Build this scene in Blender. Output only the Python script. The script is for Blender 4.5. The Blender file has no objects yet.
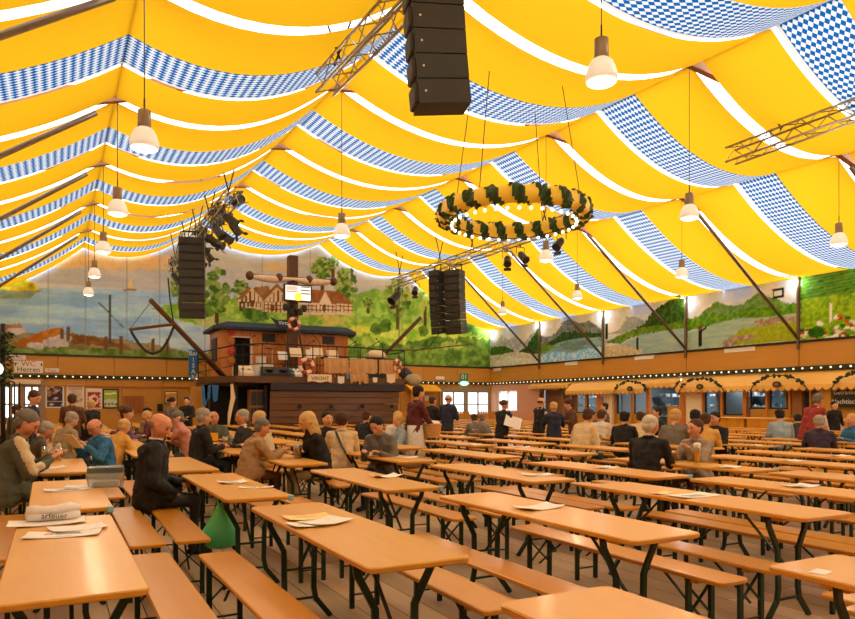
import bpy, math, random
import numpy as np
from mathutils import Vector, Matrix
random.seed(7); np.random.seed(7)
SC = bpy.context.scene
COL = SC.collection
# ---------------------------------------------------------------- camera, world, exposure
F = 700.0; H = 1.5; TH = math.atan(370.5 / F); SN = math.sin(TH); CS = math.cos(TH); HY = 405.0
cd = bpy.data.cameras.new('camera'); cam = bpy.data.objects.new('camera', cd); COL.objects.link(cam)
cam.location = (0, 0, H); cam.rotation_euler = (math.pi / 2, 0, -TH)
cd.sensor_width = 36; cd.lens = F / 855 * 36; cd.shift_y = 95.5 / 855; cd.clip_start = .05; cd.clip_end = 300
SC.camera = cam
SC.view_settings.view_transform = 'Standard'; SC.view_settings.look = 'None'; SC.view_settings.gamma = 1
SC.view_settings.use_curve_mapping = False
SC.view_settings.exposure = 1.0
W = bpy.data.worlds.new('overcast_sky'); SC.world = W; W.use_nodes = True
bg = W.node_tree.nodes['Background']; bg.inputs[0].default_value = (.93, .96, 1, 1); bg.inputs[1].default_value = 2.1
sd_ = bpy.data.lights.new('hazy_sun', 'SUN'); sd_.energy = 3.4; sd_.angle = math.radians(25); sd_.color = (1, .95, .85)
sun = bpy.data.objects.new('hazy_sun', sd_); COL.objects.link(sun); sun.rotation_euler = (0, math.radians(58), math.radians(-8))
SC.cycles.max_bounces = 8; SC.cycles.diffuse_bounces = 4; SC.cycles.glossy_bounces = 3
SC.cycles.transparent_max_bounces = 8; SC.cycles.transmission_bounces = 6
SC.cycles.use_denoising = True; SC.cycles.sample_clamp_indirect = 6
SC.cycles.caustics_reflective = False; SC.cycles.caustics_refractive = False

YB = 35.7; XR = 23.2; XL = -4.6; YF = -9.3      # hall walls
def at(px, py, h):
    a = (px - 427.5) / F; z = (H - h) * F / (py - HY); return (z * (a * CS + SN), z * (CS - a * SN))
def zx(px, z):
    a = (px - 427.5) / F; return (z * (a * CS + SN), z * (CS - a * SN))
def hz(py, z): return H + (HY - py) * z / F
def onY(px, Y):                                   # x and depth where the sight line meets plane Y
    a = (px - 427.5) / F; z = Y / (CS - a * SN); return z * (a * CS + SN), z
def onX(px, X):
    a = (px - 427.5) / F; z = X / (a * CS + SN); return z * (CS - a * SN), z
def BW(px, py, Y=YB):
    x, z = onY(px, Y); return x, hz(py, z)
def RW(px, py, X=XR):
    y, z = onX(px, X); return y, hz(py, z)
def proj(x, y, z):
    xc = x * CS - y * SN; zc = x * SN + y * CS
    if zc < .05: return None
    return 427.5 + F * xc / zc, HY - (z - H) * F / zc, zc
def inview(x, y, z=.7, m=60):
    p = proj(x, y, z); return p is not None and -m < p[0] < 855 + m
# ---------------------------------------------------------------- materials
MATS = {}
def s2l(c):
    return tuple((v / 12.92 if v <= .04045 else ((v + .055) / 1.055) ** 2.4) for v in c)
def hexc(h):
    return s2l(tuple(int(h[i:i + 2], 16) / 255 for i in (0, 2, 4)))
def newmat(name):
    m = bpy.data.materials.new(name); m.use_nodes = True; MATS[name] = m
    return m, m.node_tree.nodes, m.node_tree.links, m.node_tree.nodes['Principled BSDF']
def mat(name, col, rough=.6, metal=0, noise=.12, scale=8, emit=None, es=0, coat=0, stretch=None, trans=0, bump=0):
    if name in MATS: return MATS[name]
    if isinstance(col, str): col = hexc(col)
    m, N, L, B = newmat(name)
    B.inputs['Roughness'].default_value = rough; B.inputs['Metallic'].default_value = metal
    if noise:
        tc = N.new('ShaderNodeTexCoord'); mp = N.new('ShaderNodeMapping'); nz = N.new('ShaderNodeTexNoise')
        nz.inputs['Scale'].default_value = scale; nz.inputs['Detail'].default_value = 4
        if stretch: mp.inputs['Scale'].default_value = stretch
        L.new(tc.outputs['Object'], mp.inputs[0]); L.new(mp.outputs[0], nz.inputs['Vector'])
        mx = N.new('ShaderNodeMix'); mx.data_type = 'RGBA'
        mx.inputs[6].default_value = tuple(max(0, c * (1 - noise * 1.6)) for c in col) + (1,)
        mx.inputs[7].default_value = tuple(min(1, c * (1 + noise * 1.6)) for c in col) + (1,)
        L.new(nz.outputs[0], mx.inputs[0]); L.new(mx.outputs[2], B.inputs['Base Color'])
        if bump:
            bp = N.new('ShaderNodeBump'); bp.inputs['Strength'].default_value = bump; bp.inputs['Distance'].default_value = .01
            L.new(nz.outputs[0], bp.inputs['Height']); L.new(bp.outputs[0], B.inputs['Normal'])
    else: B.inputs['Base Color'].default_value = tuple(col) + (1,)
    if coat: B.inputs['Coat Weight'].default_value = coat; B.inputs['Coat Roughness'].default_value = .12
    if trans: B.inputs['Transmission Weight'].default_value = trans
    if es:
        B.inputs['Emission Color'].default_value = tuple(emit or col) + (1,); B.inputs['Emission Strength'].default_value = es
    return m
def wood(name, c1, c2, rough=.4, coat=0, axis='Y', rnd=.12, scale=1.0, knots=0):
    """wood grain: noise stretched along an axis, tinted a little per object"""
    if name in MATS: return MATS[name]
    m, N, L, B = newmat(name)
    tc = N.new('ShaderNodeTexCoord'); mp = N.new('ShaderNodeMapping')
    s = {'X': (1.2, 22, 22), 'Y': (22, 1.2, 22), 'Z': (22, 22, 1.2)}[axis]
    mp.inputs['Scale'].default_value = tuple(v * scale for v in s)
    oi = N.new('ShaderNodeObjectInfo')
    ad = N.new('ShaderNodeVectorMath'); ad.operation = 'ADD'
    ml = N.new('ShaderNodeMath'); ml.operation = 'MULTIPLY'; ml.inputs[1].default_value = 37.0
    L.new(oi.outputs['Random'], ml.inputs[0]); L.new(tc.outputs['Object'], ad.inputs[0]); L.new(ml.outputs[0], ad.inputs[1])
    L.new(ad.outputs[0], mp.inputs[0])
    nz = N.new('ShaderNodeTexNoise'); nz.inputs['Scale'].default_value = 1; nz.inputs['Detail'].default_value = 5; nz.inputs['Distortion'].default_value = .6
    L.new(mp.outputs[0], nz.inputs['Vector'])
    n2 = N.new('ShaderNodeTexNoise'); n2.inputs['Scale'].default_value = 1.7; n2.inputs['Detail'].default_value = 2
    L.new(ad.outputs[0], n2.inputs['Vector'])
    a = N.new('ShaderNodeMix'); a.data_type = 'RGBA'
    a.inputs[6].default_value = hexc(c1) + (1,) if isinstance(c1, str) else tuple(c1) + (1,)
    a.inputs[7].default_value = hexc(c2) + (1,) if isinstance(c2, str) else tuple(c2) + (1,)
    md = N.new('ShaderNodeMath'); md.operation = 'MULTIPLY_ADD'; md.inputs[1].default_value = .6
    m3 = N.new('ShaderNodeMath'); m3.operation = 'MULTIPLY'; m3.inputs[1].default_value = .4
    L.new(n2.outputs[0], m3.inputs[0]); L.new(nz.outputs[0], md.inputs[0]); L.new(m3.outputs[0], md.inputs[2])
    L.new(md.outputs[0], a.inputs[0])
    hs = N.new('ShaderNodeHueSaturation')
    mr = N.new('ShaderNodeMapRange'); mr.inputs[3].default_value = 1 - rnd; mr.inputs[4].default_value = 1 + rnd
    L.new(oi.outputs['Random'], mr.inputs[0]); L.new(mr.outputs[0], hs.inputs['Value'])
    L.new(a.outputs[2], hs.inputs['Color']); L.new(hs.outputs[0], B.inputs['Base Color'])
    B.inputs['Roughness'].default_value = rough
    if coat: B.inputs['Coat Weight'].default_value = coat; B.inputs['Coat Roughness'].default_value = .15
    return m
def emis(name, col, s):
    if name in MATS: return MATS[name]
    m, N, L, B = newmat(name)
    if isinstance(col, str): col = hexc(col)
    B.inputs['Base Color'].default_value = tuple(col) + (1,); B.inputs['Emission Color'].default_value = tuple(col) + (1,)
    B.inputs['Emission Strength'].default_value = s; B.inputs['Roughness'].default_value = .4
    return m
def vcol(name, rough=.75):
    if name in MATS: return MATS[name]
    m, N, L, B = newmat(name)
    a = N.new('ShaderNodeAttribute'); a.attribute_name = 'paint'; L.new(a.outputs['Color'], B.inputs['Base Color'])
    B.inputs['Roughness'].default_value = rough; B.inputs['Specular IOR Level'].default_value = .2
    return m
def cloth(name, col, tl=.6, pattern=None, k=.45):
    """tent cloth: part of the daylight comes through it"""
    m, N, L, B = newmat(name); N.remove(B); out = N['Material Output']
    d = N.new('ShaderNodeBsdfDiffuse'); t = N.new('ShaderNodeBsdfTranslucent'); mx = N.new('ShaderNodeMixShader')
    mx.inputs[0].default_value = tl
    L.new(d.outputs[0], mx.inputs[1]); L.new(t.outputs[0], mx.inputs[2]); L.new(mx.outputs[0], out.inputs[0])
    def thru(sock):                                # dense weave: only part of the light passes
        L.new(sock, d.inputs[0]); g = N.new('ShaderNodeVectorMath'); g.operation = 'SCALE'; g.inputs['Scale'].default_value = k
        L.new(sock, g.inputs[0]); L.new(g.outputs[0], t.inputs[0])
    if pattern == 'lozenge':
        uv = N.new('ShaderNodeUVMap'); uv.uv_map = 'UVMap'; sp = N.new('ShaderNodeSeparateXYZ'); L.new(uv.outputs[0], sp.inputs[0])
        def comb(op):
            a = N.new('ShaderNodeMath'); a.operation = op
            L.new(sp.outputs[0], a.inputs[0]); L.new(sp.outputs[1], a.inputs[1]); return a
        p, q = comb('ADD'), comb('SUBTRACT')
        cm = N.new('ShaderNodeCombineXYZ'); L.new(p.outputs[0], cm.inputs[0]); L.new(q.outputs[0], cm.inputs[1])
        cm.inputs[2].default_value = .5
        ck = N.new('ShaderNodeTexChecker'); ck.inputs['Scale'].default_value = 1
        ck.inputs['Color1'].default_value = hexc('115A9E') + (1,); ck.inputs['Color2'].default_value = (.64, .71, .76, 1)
        L.new(cm.outputs[0], ck.inputs[0])
        thru(ck.outputs[0])
    else:
        tc = N.new('ShaderNodeTexCoord'); nz = N.new('ShaderNodeTexNoise'); nz.inputs['Scale'].default_value = .35; nz.inputs['Detail'].default_value = 3
        L.new(tc.outputs['Object'], nz.inputs['Vector'])
        a = N.new('ShaderNodeMix'); a.data_type = 'RGBA'
        a.inputs[6].default_value = tuple(c * .93 for c in col) + (1,); a.inputs[7].default_value = tuple(min(1, c * 1.05) for c in col) + (1,)
        L.new(nz.outputs[0], a.inputs[0]); thru(a.outputs[2])
    return m
# ---------------------------------------------------------------- mesh builder
class MB:
    def __init__(s): s.v = []; s.f = []; s.m = []
    def add(s, vs, fs, mi=0):
        o = len(s.v); s.v += [tuple(v) for v in vs]; s.f += [tuple(i + o for i in f) for f in fs]; s.m += [mi] * len(fs); return s
    def box(s, x0, x1, y0, y1, z0, z1, mi=0):
        v = [(x, y, z) for x in (x0, x1) for y in (y0, y1) for z in (z0, z1)]
        return s.add(v, [(0, 1, 3, 2), (4, 6, 7, 5), (0, 4, 5, 1), (2, 3, 7, 6), (0, 2, 6, 4), (1, 5, 7, 3)], mi)
    def bevbox(s, x0, x1, y0, y1, z0, z1, b=.01, mi=0):
        """box with chamfered vertical and top/bottom edges"""
        def ring(i, z): return [(x0 + i + b, y0 + i, z), (x1 - i - b, y0 + i, z), (x1 - i, y0 + i + b, z), (x1 - i, y1 - i - b, z),
                                (x1 - i - b, y1 - i, z), (x0 + i + b, y1 - i, z), (x0 + i, y1 - i - b, z), (x0 + i, y0 + i + b, z)]
        return s.rings([ring(b, z0), ring(0, z0 + b), ring(0, z1 - b), ring(b, z1)], mi)
    def rings(s, R, mi=0, closed=True, cap=True):
        n = len(R[0]); vs = [p for r in R for p in r]; fs = []
        for i in range(len(R) - 1):
            for j in range(n if closed else n - 1):
                k = (j + 1) % n; fs.append((i * n + j, i * n + k, (i + 1) * n + k, (i + 1) * n + j))
        if cap and closed: fs.append(tuple(range(n))[::-1]); fs.append(tuple(range((len(R) - 1) * n, len(R) * n)))
        return s.add(vs, fs, mi)
    def tube(s, pts, r, n=6, mi=0, rect=None, cap=True):
        """swept tube; r number or list; rect=(a,b) flat section"""
        P = [Vector(p) for p in pts]; R = []; prev = None
        for i, p in enumerate(P):
            d = (P[min(i + 1, len(P) - 1)] - P[max(i - 1, 0)])
            if d.length < 1e-6: d = Vector((0, 0, 1))
            d.normalize()
            ref = Vector((0, 0, 1)) if abs(d.z) < .95 else Vector((0, 1, 0))
            if prev is not None:
                u = prev - d * prev.dot(d)
                if u.length < 1e-3: u = d.cross(ref)
            else: u = d.cross(ref)
            u.normalize(); w = d.cross(u); prev = u
            rr = r[i] if isinstance(r, (list, tuple)) else r
            if rect: R.append([tuple(p + u * a + w * b) for a, b in ((rect[0], rect[1]), (-rect[0], rect[1]), (-rect[0], -rect[1]), (rect[0], -rect[1]))])
            else: R.append([tuple(p + (u * math.cos(t) + w * math.sin(t)) * rr) for t in [2 * math.pi * k / n for k in range(n)]])
        return s.rings(R, mi, cap=cap)
    def lathe(s, prof, n=16, c=(0, 0, 0), mi=0):
        R = [[(c[0] + r * math.cos(2 * math.pi * k / n), c[1] + r * math.sin(2 * math.pi * k / n), c[2] + z) for k in range(n)] for r, z in prof]
        return s.rings(R, mi)
    def ball(s, c, r, n=10, m=7, mi=0):
        rx, ry, rz = (r, r, r) if not isinstance(r, (tuple, list)) else r
        R = []
        for i in range(m + 1):
            t = math.pi * i / m; q = max(math.sin(t), .02)
            R.append([(c[0] + rx * q * math.cos(2 * math.pi * k / n), c[1] + ry * q * math.sin(2 * math.pi * k / n), c[2] - rz * math.cos(t)) for k in range(n)])
        return s.rings(R, mi)
    def prism(s, poly, z0, z1, mi=0, ax='z', ins=0):
        """polygon extruded; ax z: (x,y) poly; y: (x,z) poly; x: (y,z) poly"""
        def P(a, b, c): return (a, b, c) if ax == 'z' else ((a, c, b) if ax == 'y' else (c, a, b))
        n = len(poly); vs = [P(a, b, z0) for a, b in poly] + [P(a, b, z1) for a, b in poly]
        fs = [tuple(range(n))[::-1], tuple(range(n, 2 * n))] + [(i, (i + 1) % n, n + (i + 1) % n, n + i) for i in range(n)]
        return s.add(vs, fs, mi)
    def torus(s, c, R, r, n=24, m=8, nrm='y', mi=0, seg=None):
        vs = []; fs = []
        for i in range(n):
            t = 2 * math.pi * i / n
            for j in range(m):
                u = 2 * math.pi * j / m; q = R + r * math.cos(u); a, b, w = q * math.cos(t), q * math.sin(t), r * math.sin(u)
                p = {'y': (a, w, b), 'z': (a, b, w), 'x': (w, a, b)}[nrm]; vs.append((c[0] + p[0], c[1] + p[1], c[2] + p[2]))
        o = len(s.v); s.v += vs
        for i in range(n):
            for j in range(m):
                s.f.append((o + i * m + j, o + ((i + 1) % n) * m + j, o + ((i + 1) % n) * m + (j + 1) % m, o + i * m + (j + 1) % m)); s.m.append(seg(i) if seg else mi)
        return s
    def build(s, name, mats, parent=None, loc=(0, 0, 0), rz=0, smooth=False):
        me = bpy.data.meshes.new(name); me.from_pydata(s.v, [], s.f)
        if not isinstance(mats, (list, tuple)): mats = [mats]
        for m in mats: me.materials.append(MATS[m] if isinstance(m, str) else m)
        if len(mats) > 1: me.polygons.foreach_set('material_index', s.m)
        if smooth: me.polygons.foreach_set('use_smooth', [True] * len(s.f))
        me.update()
        o = bpy.data.objects.new(name, me); COL.objects.link(o); o.location = loc; o.rotation_euler = (0, 0, rz)
        if parent is not None: o.parent = parent
        return o
def empty(name, loc=(0, 0, 0), rz=0):
    o = bpy.data.objects.new(name, None); COL.objects.link(o); o.location = loc; o.rotation_euler = (0, 0, rz); o.empty_display_size = .2; return o
def tag(o, label=None, cat=None, group=None, kind=None):
    if label: o['label'] = label
    if cat: o['category'] = cat
    if group: o['group'] = group
    if kind: o['kind'] = kind
    return o
def struct(o): o['kind'] = 'structure'; return o
def copy_tree(o, parent=None):
    c = o.copy(); COL.objects.link(c)
    if parent is not None: c.parent = parent
    for ch in list(o.children): copy_tree(ch, c)
    return c
def piece(me, name, parent, loc, rz=0):
    o = bpy.data.objects.new(name, me); COL.objects.link(o); o.location = loc; o.rotation_euler = (0, 0, rz); o.parent = parent; return o
def text(name, s, size, loc, rot, m, parent=None, ext=.004, align='CENTER', font=None):
    cu = bpy.data.curves.new(name, 'FONT'); cu.body = s; cu.size = size; cu.extrude = ext; cu.align_x = align; cu.align_y = 'CENTER'; cu.resolution_u = 2
    t = bpy.data.objects.new(name, cu); COL.objects.link(t)
    dg = bpy.context.evaluated_depsgraph_get(); me = bpy.data.meshes.new_from_object(t.evaluated_get(dg)); bpy.data.objects.remove(t)
    me.materials.clear(); me.materials.append(MATS[m] if isinstance(m, str) else m)
    o = bpy.data.objects.new(name, me); COL.objects.link(o); o.location = loc; o.rotation_euler = rot
    if parent is not None: o.parent = parent
    return o
FR = (math.pi / 2, 0, 0)                     # text facing -Y
RT = (math.pi / 2, 0, -math.pi / 2)          # text facing -X
ORD = ['first', 'second', 'third', 'fourth', 'fifth', 'sixth', 'seventh', 'eighth', 'ninth', 'tenth', 'eleventh', 'twelfth', 'thirteenth', 'fourteenth', 'fifteenth', 'sixteenth', 'seventeenth', 'eighteenth']

# palette
wood('table_wood', 'E2A838', 'C88628', .42, .15, 'Y', .08)
wood('bench_wood', 'E09C2C', 'C07A10', .34, .3, 'Y', .08)
wood('board_wood', 'C8B090', '967C5E', .65, 0, 'Y', .22, .8)
wood('wall_wood', 'CE9638', 'B87C22', .5, 0, 'X', .07, .5)
wood('wall_wood_y', 'CE9638', 'B87C22', .5, 0, 'Y', .07, .5)
wood('pale_wood', 'F2C468', 'E4AC4C', .5, 0, 'Y', .05, .5)
wood('post_wood', 'D98A30', 'B8691C', .5, 0, 'Z', .1, .6)
wood('truss_wood', 'A8713F', '7C4F28', .7, 0, 'X', .08, .4)
wood('hull_wood', '7A5230', '4A2E16', .55, .1, 'X', .25, .5)
wood('deck_wood', '6E4A28', '49301A', .6, 0, 'X', .1, .5)
wood('cabin_wood', 'D88228', 'AC6214', .45, .1, 'Z', .12, .5)
wood('mast_wood', '6E3C1C', '3A1E0E', .5, 0, 'Z', .1, .5)
mat('green_steel', (.012, .035, .022), .35, .3, noise=.2)
mat('dark_steel', (.02, .02, .022), .45, .5)
mat('black', (.012, .012, .012), .5, noise=.1)
mat('speaker_black', (.022, .02, .018), .55, noise=.15)
mat('grille_black', (.035, .033, .03), .7, noise=.3, scale=60)
mat('truss_alu', (.30, .27, .22), .35, .8, noise=.1)
mat('pole_grey', '6C5844', .4, .3)
mat('navy', '12304F', .6)
mat('blue_sign', '2370B8', .5)
mat('white', (.8, .79, .76), .5, noise=.04)
mat('paper', (.82, .80, .78), .6, noise=.06, scale=20)
mat('paper_yellow', 'F2D48C', .6, noise=.05)
mat('print_grey', (.30, .28, .27), .6, noise=.3, scale=60)
mat('ink', (.03, .03, .03), .6, noise=0)
mat('red', 'B82A22', .5); mat('green', '2F8A50', .5); mat('yellow', 'E8B020', .5)
mat('cream', 'EBD8B8', .6, noise=.05)
mat('pinkish', 'D69A70', .6, noise=.05)
mat('leaf', (.03, .07, .012), .7, noise=.5, scale=30)
mat('leaf_dark', (.015, .03, .012), .7, noise=.4, scale=30)
mat('steel', (.45, .47, .48), .3, .9)
mat('bluesteel', '5B7485', .35, .5)
emis('daylight_pane', (.80, .90, 1), 1.0)
emis('bulb', (1, .84, .58), .75)
# ---------------------------------------------------------------- floor
fl = struct(MB().box(XL, XR + 3.6, YF, YB, -.12, -.022).build('floor', 'board_wood'))
pw = .235; cols_ = int((XR - XL) / pw) + 1
bm_cache = {}
def board_me(L):
    k = round(L, 2)
    if k not in bm_cache:
        m = MB().bevbox(0, pw - .006, 0, L - .006, -.022, 0, .003); o = m.build('board', 'board_wood'); me = o.data; bpy.data.objects.remove(o); bm_cache[k] = me
    return bm_cache[k]
cand = []
rest = MB()
for i in range(cols_):
    x = XL + i * pw; y = YF + (i % 3) * 1.3 - 2.6
    while y < YB:
        y0, y1 = max(y, YF), min(y + 3.9, YB)
        if y1 - y0 > .2:
            p = proj(x + .1, (y0 + y1) / 2, 0); d = p[2] if (p and -150 < p[0] < 1000 and p[2] > 1.5) else 99
            cand.append((d, x, y0, y1 - y0))
        y += 3.9
cand.sort()
for k, (d, x, y, L) in enumerate(cand):
    if k < 290: piece(board_me(L), 'board', fl, (x, y, random.uniform(-.0015, .0)))
    else: rest.box(x, x + pw - .006, y, y + L - .006, -.022, -.001)
o = rest.build('boards', 'board_wood', fl); o['kind'] = 'stuff'
# ---------------------------------------------------------------- painted murals (flat prints with their own colours)
def vnoise(h, w, cells, seed, asp=1.0):
    rs = np.random.RandomState(seed); out = np.zeros((h, w)); amp = 1; tot = 0
    for o in range(4):
        ch = max(2, int(cells * 2 ** o)); cw = max(2, int(cells * 2 ** o * w / h / asp)); g = rs.rand(ch + 2, cw + 2)
        yy = np.linspace(0, ch, h)[:, None]; xx = np.linspace(0, cw, w)[None]
        y0 = yy.astype(int); x0 = xx.astype(int); fy = yy - y0; fx = xx - x0; fy = fy * fy * (3 - 2 * fy); fx = fx * fx * (3 - 2 * fx)
        out += amp * ((g[y0, x0] * (1 - fx) + g[y0, x0 + 1] * fx) * (1 - fy) + (g[y0 + 1, x0] * (1 - fx) + g[y0 + 1, x0 + 1] * fx) * fy)
        tot += amp; amp *= .55
    return out / tot
class Canvas:
    def __init__(s, u0, u1, v0, v1, res, seed=1):
        s.u0, s.v0 = u0, v0; s.w = int(round(abs(u1 - u0) / res)) + 1; s.h = int(round((v1 - v0) / res)) + 1
        s.U = np.linspace(u0, u1, s.w)[None].repeat(s.h, 0); s.V = np.linspace(v0, v1, s.h)[:, None].repeat(s.w, 1)
        s.c = np.zeros((s.h, s.w, 3)); s.rs = np.random.RandomState(seed)
        s.n1 = vnoise(s.h, s.w, 6, seed); s.n2 = vnoise(s.h, s.w, 24, seed + 1); s.n3 = vnoise(s.h, s.w, 22, seed + 2, 6.0)
        s.n4 = s.rs.rand(s.h, s.w)
    def put(s, m, col, a=1.0, col2=None, n=None):
        col = np.array([int(col[i:i + 2], 16) / 255 for i in (0, 2, 4)])
        if col2 is not None:
            c2 = np.array([int(col2[i:i + 2], 16) / 255 for i in (0, 2, 4)]); t = (s.n2 if n is None else n)
            t = np.clip((t - .5) * 2.6 + .5, 0, 1)[..., None]; c = col * (1 - t) + c2 * t
        else: c = np.broadcast_to(col, s.c.shape)
        A = (m.astype(float) * a)[..., None]; s.c = s.c * (1 - A) + c * A
    def poly(s, pts, col, col2=None, a=1.0, wob=0.0, n=None):
        U = s.U + (s.n2 - .5) * wob * 2; V = s.V + (s.n1 - .5 + s.n2 - .5) * wob
        m = np.zeros(U.shape, bool)
        for i in range(len(pts)):
            (x1, y1), (x2, y2) = pts[i], pts[(i + 1) % len(pts)]
            if y1 == y2: continue
            m ^= ((V > min(y1, y2)) & (V <= max(y1, y2)) & (U < (x2 - x1) * (V - y1) / (y2 - y1) + x1))
        s.put(m, col, a, col2, n)
    def blob(s, c, r, col, col2=None, a=1.0, wob=.5):
        d = ((s.U - c[0]) / r[0]) ** 2 + ((s.V - c[1]) / r[1]) ** 2
        s.put(d < 1 + (s.n2 - .5) * 2 * wob * 1.6, col, a, col2)
    def line(s, p, q, w, col, a=1.0):
        p = np.array(p, float); q = np.array(q, float); d = q - p; L = (d ** 2).sum()
        t = np.clip(((s.U - p[0]) * d[0] + (s.V - p[1]) * d[1]) / L, 0, 1)
        s.put(np.hypot(s.U - p[0] - t * d[0], s.V - p[1] - t * d[1]) < w, col, a)
def canvas_mesh(cv, name, plane, pos, clip=None, parent=None):
    h, w = cv.h, cv.w; A, Bv = cv.U.ravel().copy(), cv.V.ravel().copy()
    if clip is not None: Bv = np.minimum(Bv, clip(A))
    P = np.full(A.shape, pos)
    co = np.stack([A, P, Bv], 1) if plane == 'y' else np.stack([P, A, Bv], 1)
    i = np.arange((h - 1) * (w - 1)); r = i // (w - 1); c = i % (w - 1); a = r * w + c
    f = np.stack([a, a + 1, a + w + 1, a + w], 1)
    me = bpy.data.meshes.new(name); me.vertices.add(h * w); me.vertices.foreach_set('co', co.ravel())
    me.loops.add(f.size); me.loops.foreach_set('vertex_index', f.ravel()); me.polygons.add(len(f))
    me.polygons.foreach_set('loop_start', np.arange(0, f.size, 4)); me.polygons.foreach_set('loop_total', np.full(len(f), 4)); me.update(calc_edges=True)
    at_ = me.color_attributes.new('paint', 'FLOAT_COLOR', 'POINT')
    sc = np.clip(cv.c.reshape(-1, 3), 0, 1); lin = np.where(sc <= .04045, sc / 12.92, ((sc + .055) / 1.055) ** 2.4)
    at_.data.foreach_set('color', np.concatenate([lin, np.ones((len(lin), 1))], 1).ravel())
    me.materials.append(vcol('mural_paint'))
    o = bpy.data.objects.new(name, me); COL.objects.link(o)
    if parent is not None: o.parent = parent
    return o
PX = [XL, 1.05, 5.9, 12.3, 17.5, XR]; PZ = [6.05, 7.95, 9.3, 9.3, 8.2, 6.05]                 # roof line at y = 18; it climbs gently towards the back
def pz(i, y): return PZ[i] + (.045 * (y - 18) if 0 < i < 5 else 0)
def roofz(x, y=18.0): return np.interp(x, PX, [pz(i, y) for i in range(6)])
# back wall mural (features placed by where they are on the wall)
cv = Canvas(XL, XR, 3.76, 10.3, .05, 3)
def b(px, py): return BW(px, py)
def bp(*pts): return [b(*p) for p in pts]
cv.put(cv.V > 0, 'C9C2AC', 1, 'B4B3A6', cv.n3)
cv.put(cv.V > 7.0, 'B8B09A', .7, 'A9A898', cv.n3)
cv.put((cv.V > b(0, 300)[1]) & (cv.V < b(0, 283)[1] - .0), 'B9BCB0', .6)
for (x, y, rx, ry) in ((115, 262, 48, 7), (150, 258, 18, 5), (60, 262, 20, 6), (360, 262, 14, 4), (280, 268, 20, 4), (20, 266, 24, 6)):
    c = b(x, y); k = .05; cv.blob(c, (rx * k, ry * k), 'E2AC5C', 'D8B070', .75, .7)
cv.poly(bp((-60, 285), (200, 292), (200, 365), (-60, 365)), '86A4A8', 'B0C2BC', 1, .1, cv.n3)
cv.poly(bp((-60, 303), (210, 306), (210, 322), (-60, 318)), '7A9CB0', 'A8C4C8', .6, .1, cv.n3)
cv.poly(bp((150, 308), (250, 320), (250, 365), (150, 365)), '9DB6BC', 'C2CCC4', .6, .1, cv.n3)
cv.poly(bp((-60, 279), (0, 276), (20, 277), (32, 281), (42, 289), (20, 292), (-60, 293)), '8C8418', 'D6B828', 1, .15)
cv.poly(bp((-60, 290), (42, 290), (30, 298), (-60, 300)), '6C7A58', '8A9468', .8, .1)
cv.poly(bp((127, 289), (131, 276), (133, 288)), 'D8B878'); cv.line(b(124, 290), b(136, 290), .05, '9C7448')
# far left bank with grass, huts and stakes
cv.poly(bp((-60, 322), (0, 324), (22, 324), (22, 332), (-60, 334)), 'B08050', '8C5C34', 1, .1)
cv.poly(bp((-60, 331), (10, 333), (60, 332), (90, 334), (150, 345), (190, 352), (190, 362), (-60, 362)), 'A08A5C', '6E6638', 1, .2)
cv.poly(bp((10, 345), (40, 332), (52, 328), (62, 327), (60, 334), (40, 343), (30, 347)), 'C07A28', '9C5A1C', 1, .1)
cv.poly(bp((70, 333), (88, 335), (128, 346), (130, 350), (88, 345), (74, 342)), '96602C', '6E4420', 1, .12)
for x, y in ((55, 340), (60, 344), (50, 343), (64, 338), (36, 346), (17, 331)): cv.blob(b(x, y), (.32, .16), 'D2C4AC', 'B0A088', 1, .5)
cv.poly(bp((-60, 346), (30, 348), (60, 346), (110, 350), (200, 352), (270, 356), (270, 366), (-60, 366)), '566E26', '86944A', 1, .25)
for x, y0, y1 in ((68, 328, 340), (106, 338, 350), (121, 337, 353), (153, 340, 354), (62, 330, 338), (167, 340, 354)): cv.line(b(x, y0), b(x, y1), .07, '6A4E30')
cv.line(b(110, 295), b(110, 344), .035, '4E4438'); cv.line(b(99, 303), b(123, 327), .03, '5A4C3A')
# right hand meadows and hills
cv.poly(bp((150, 309), (172, 304), (200, 300), (255, 296), (330, 292), (372, 296), (420, 297), (455, 300), (510, 306), (510, 380), (300, 380), (240, 352), (212, 330), (190, 322), (168, 318)), '76A030', 'B2BC50', 1, .25)
cv.poly(bp((172, 312), (212, 316), (260, 330), (300, 345), (300, 372), (240, 352), (205, 326)), '9CA85C', 'C4B878', .8, .3)
cv.poly(bp((345, 297), (372, 288), (400, 293), (440, 306), (480, 312), (510, 315), (510, 335), (420, 330), (360, 318)), '6C9838', '98B84C', .9, .3)
cv.poly(bp((352, 326), (400, 322), (450, 330), (510, 334), (510, 350), (440, 350), (380, 343)), '8FBC38', 'C8CC50', .8, .4)
cv.poly(bp((300, 346), (400, 344), (440, 338), (510, 340), (510, 380), (300, 380)), '4C6A26', '7E9A3C', .95, .4)
cv.poly(bp((430, 320), (465, 314), (510, 308), (510, 340), (470, 338)), '4E7A28', '88A83C', .8, .5)
for x, y, c in ((305, 305, 'D8D890'), (330, 320, 'D0A85C'), (372, 312, 'A8C850'), (360, 330, 'DCD048'), (395, 335, 'E0DC60'), (450, 345, 'B8C858')): cv.blob(b(x, y), (.8, .25), c, None, .6, .8)
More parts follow.
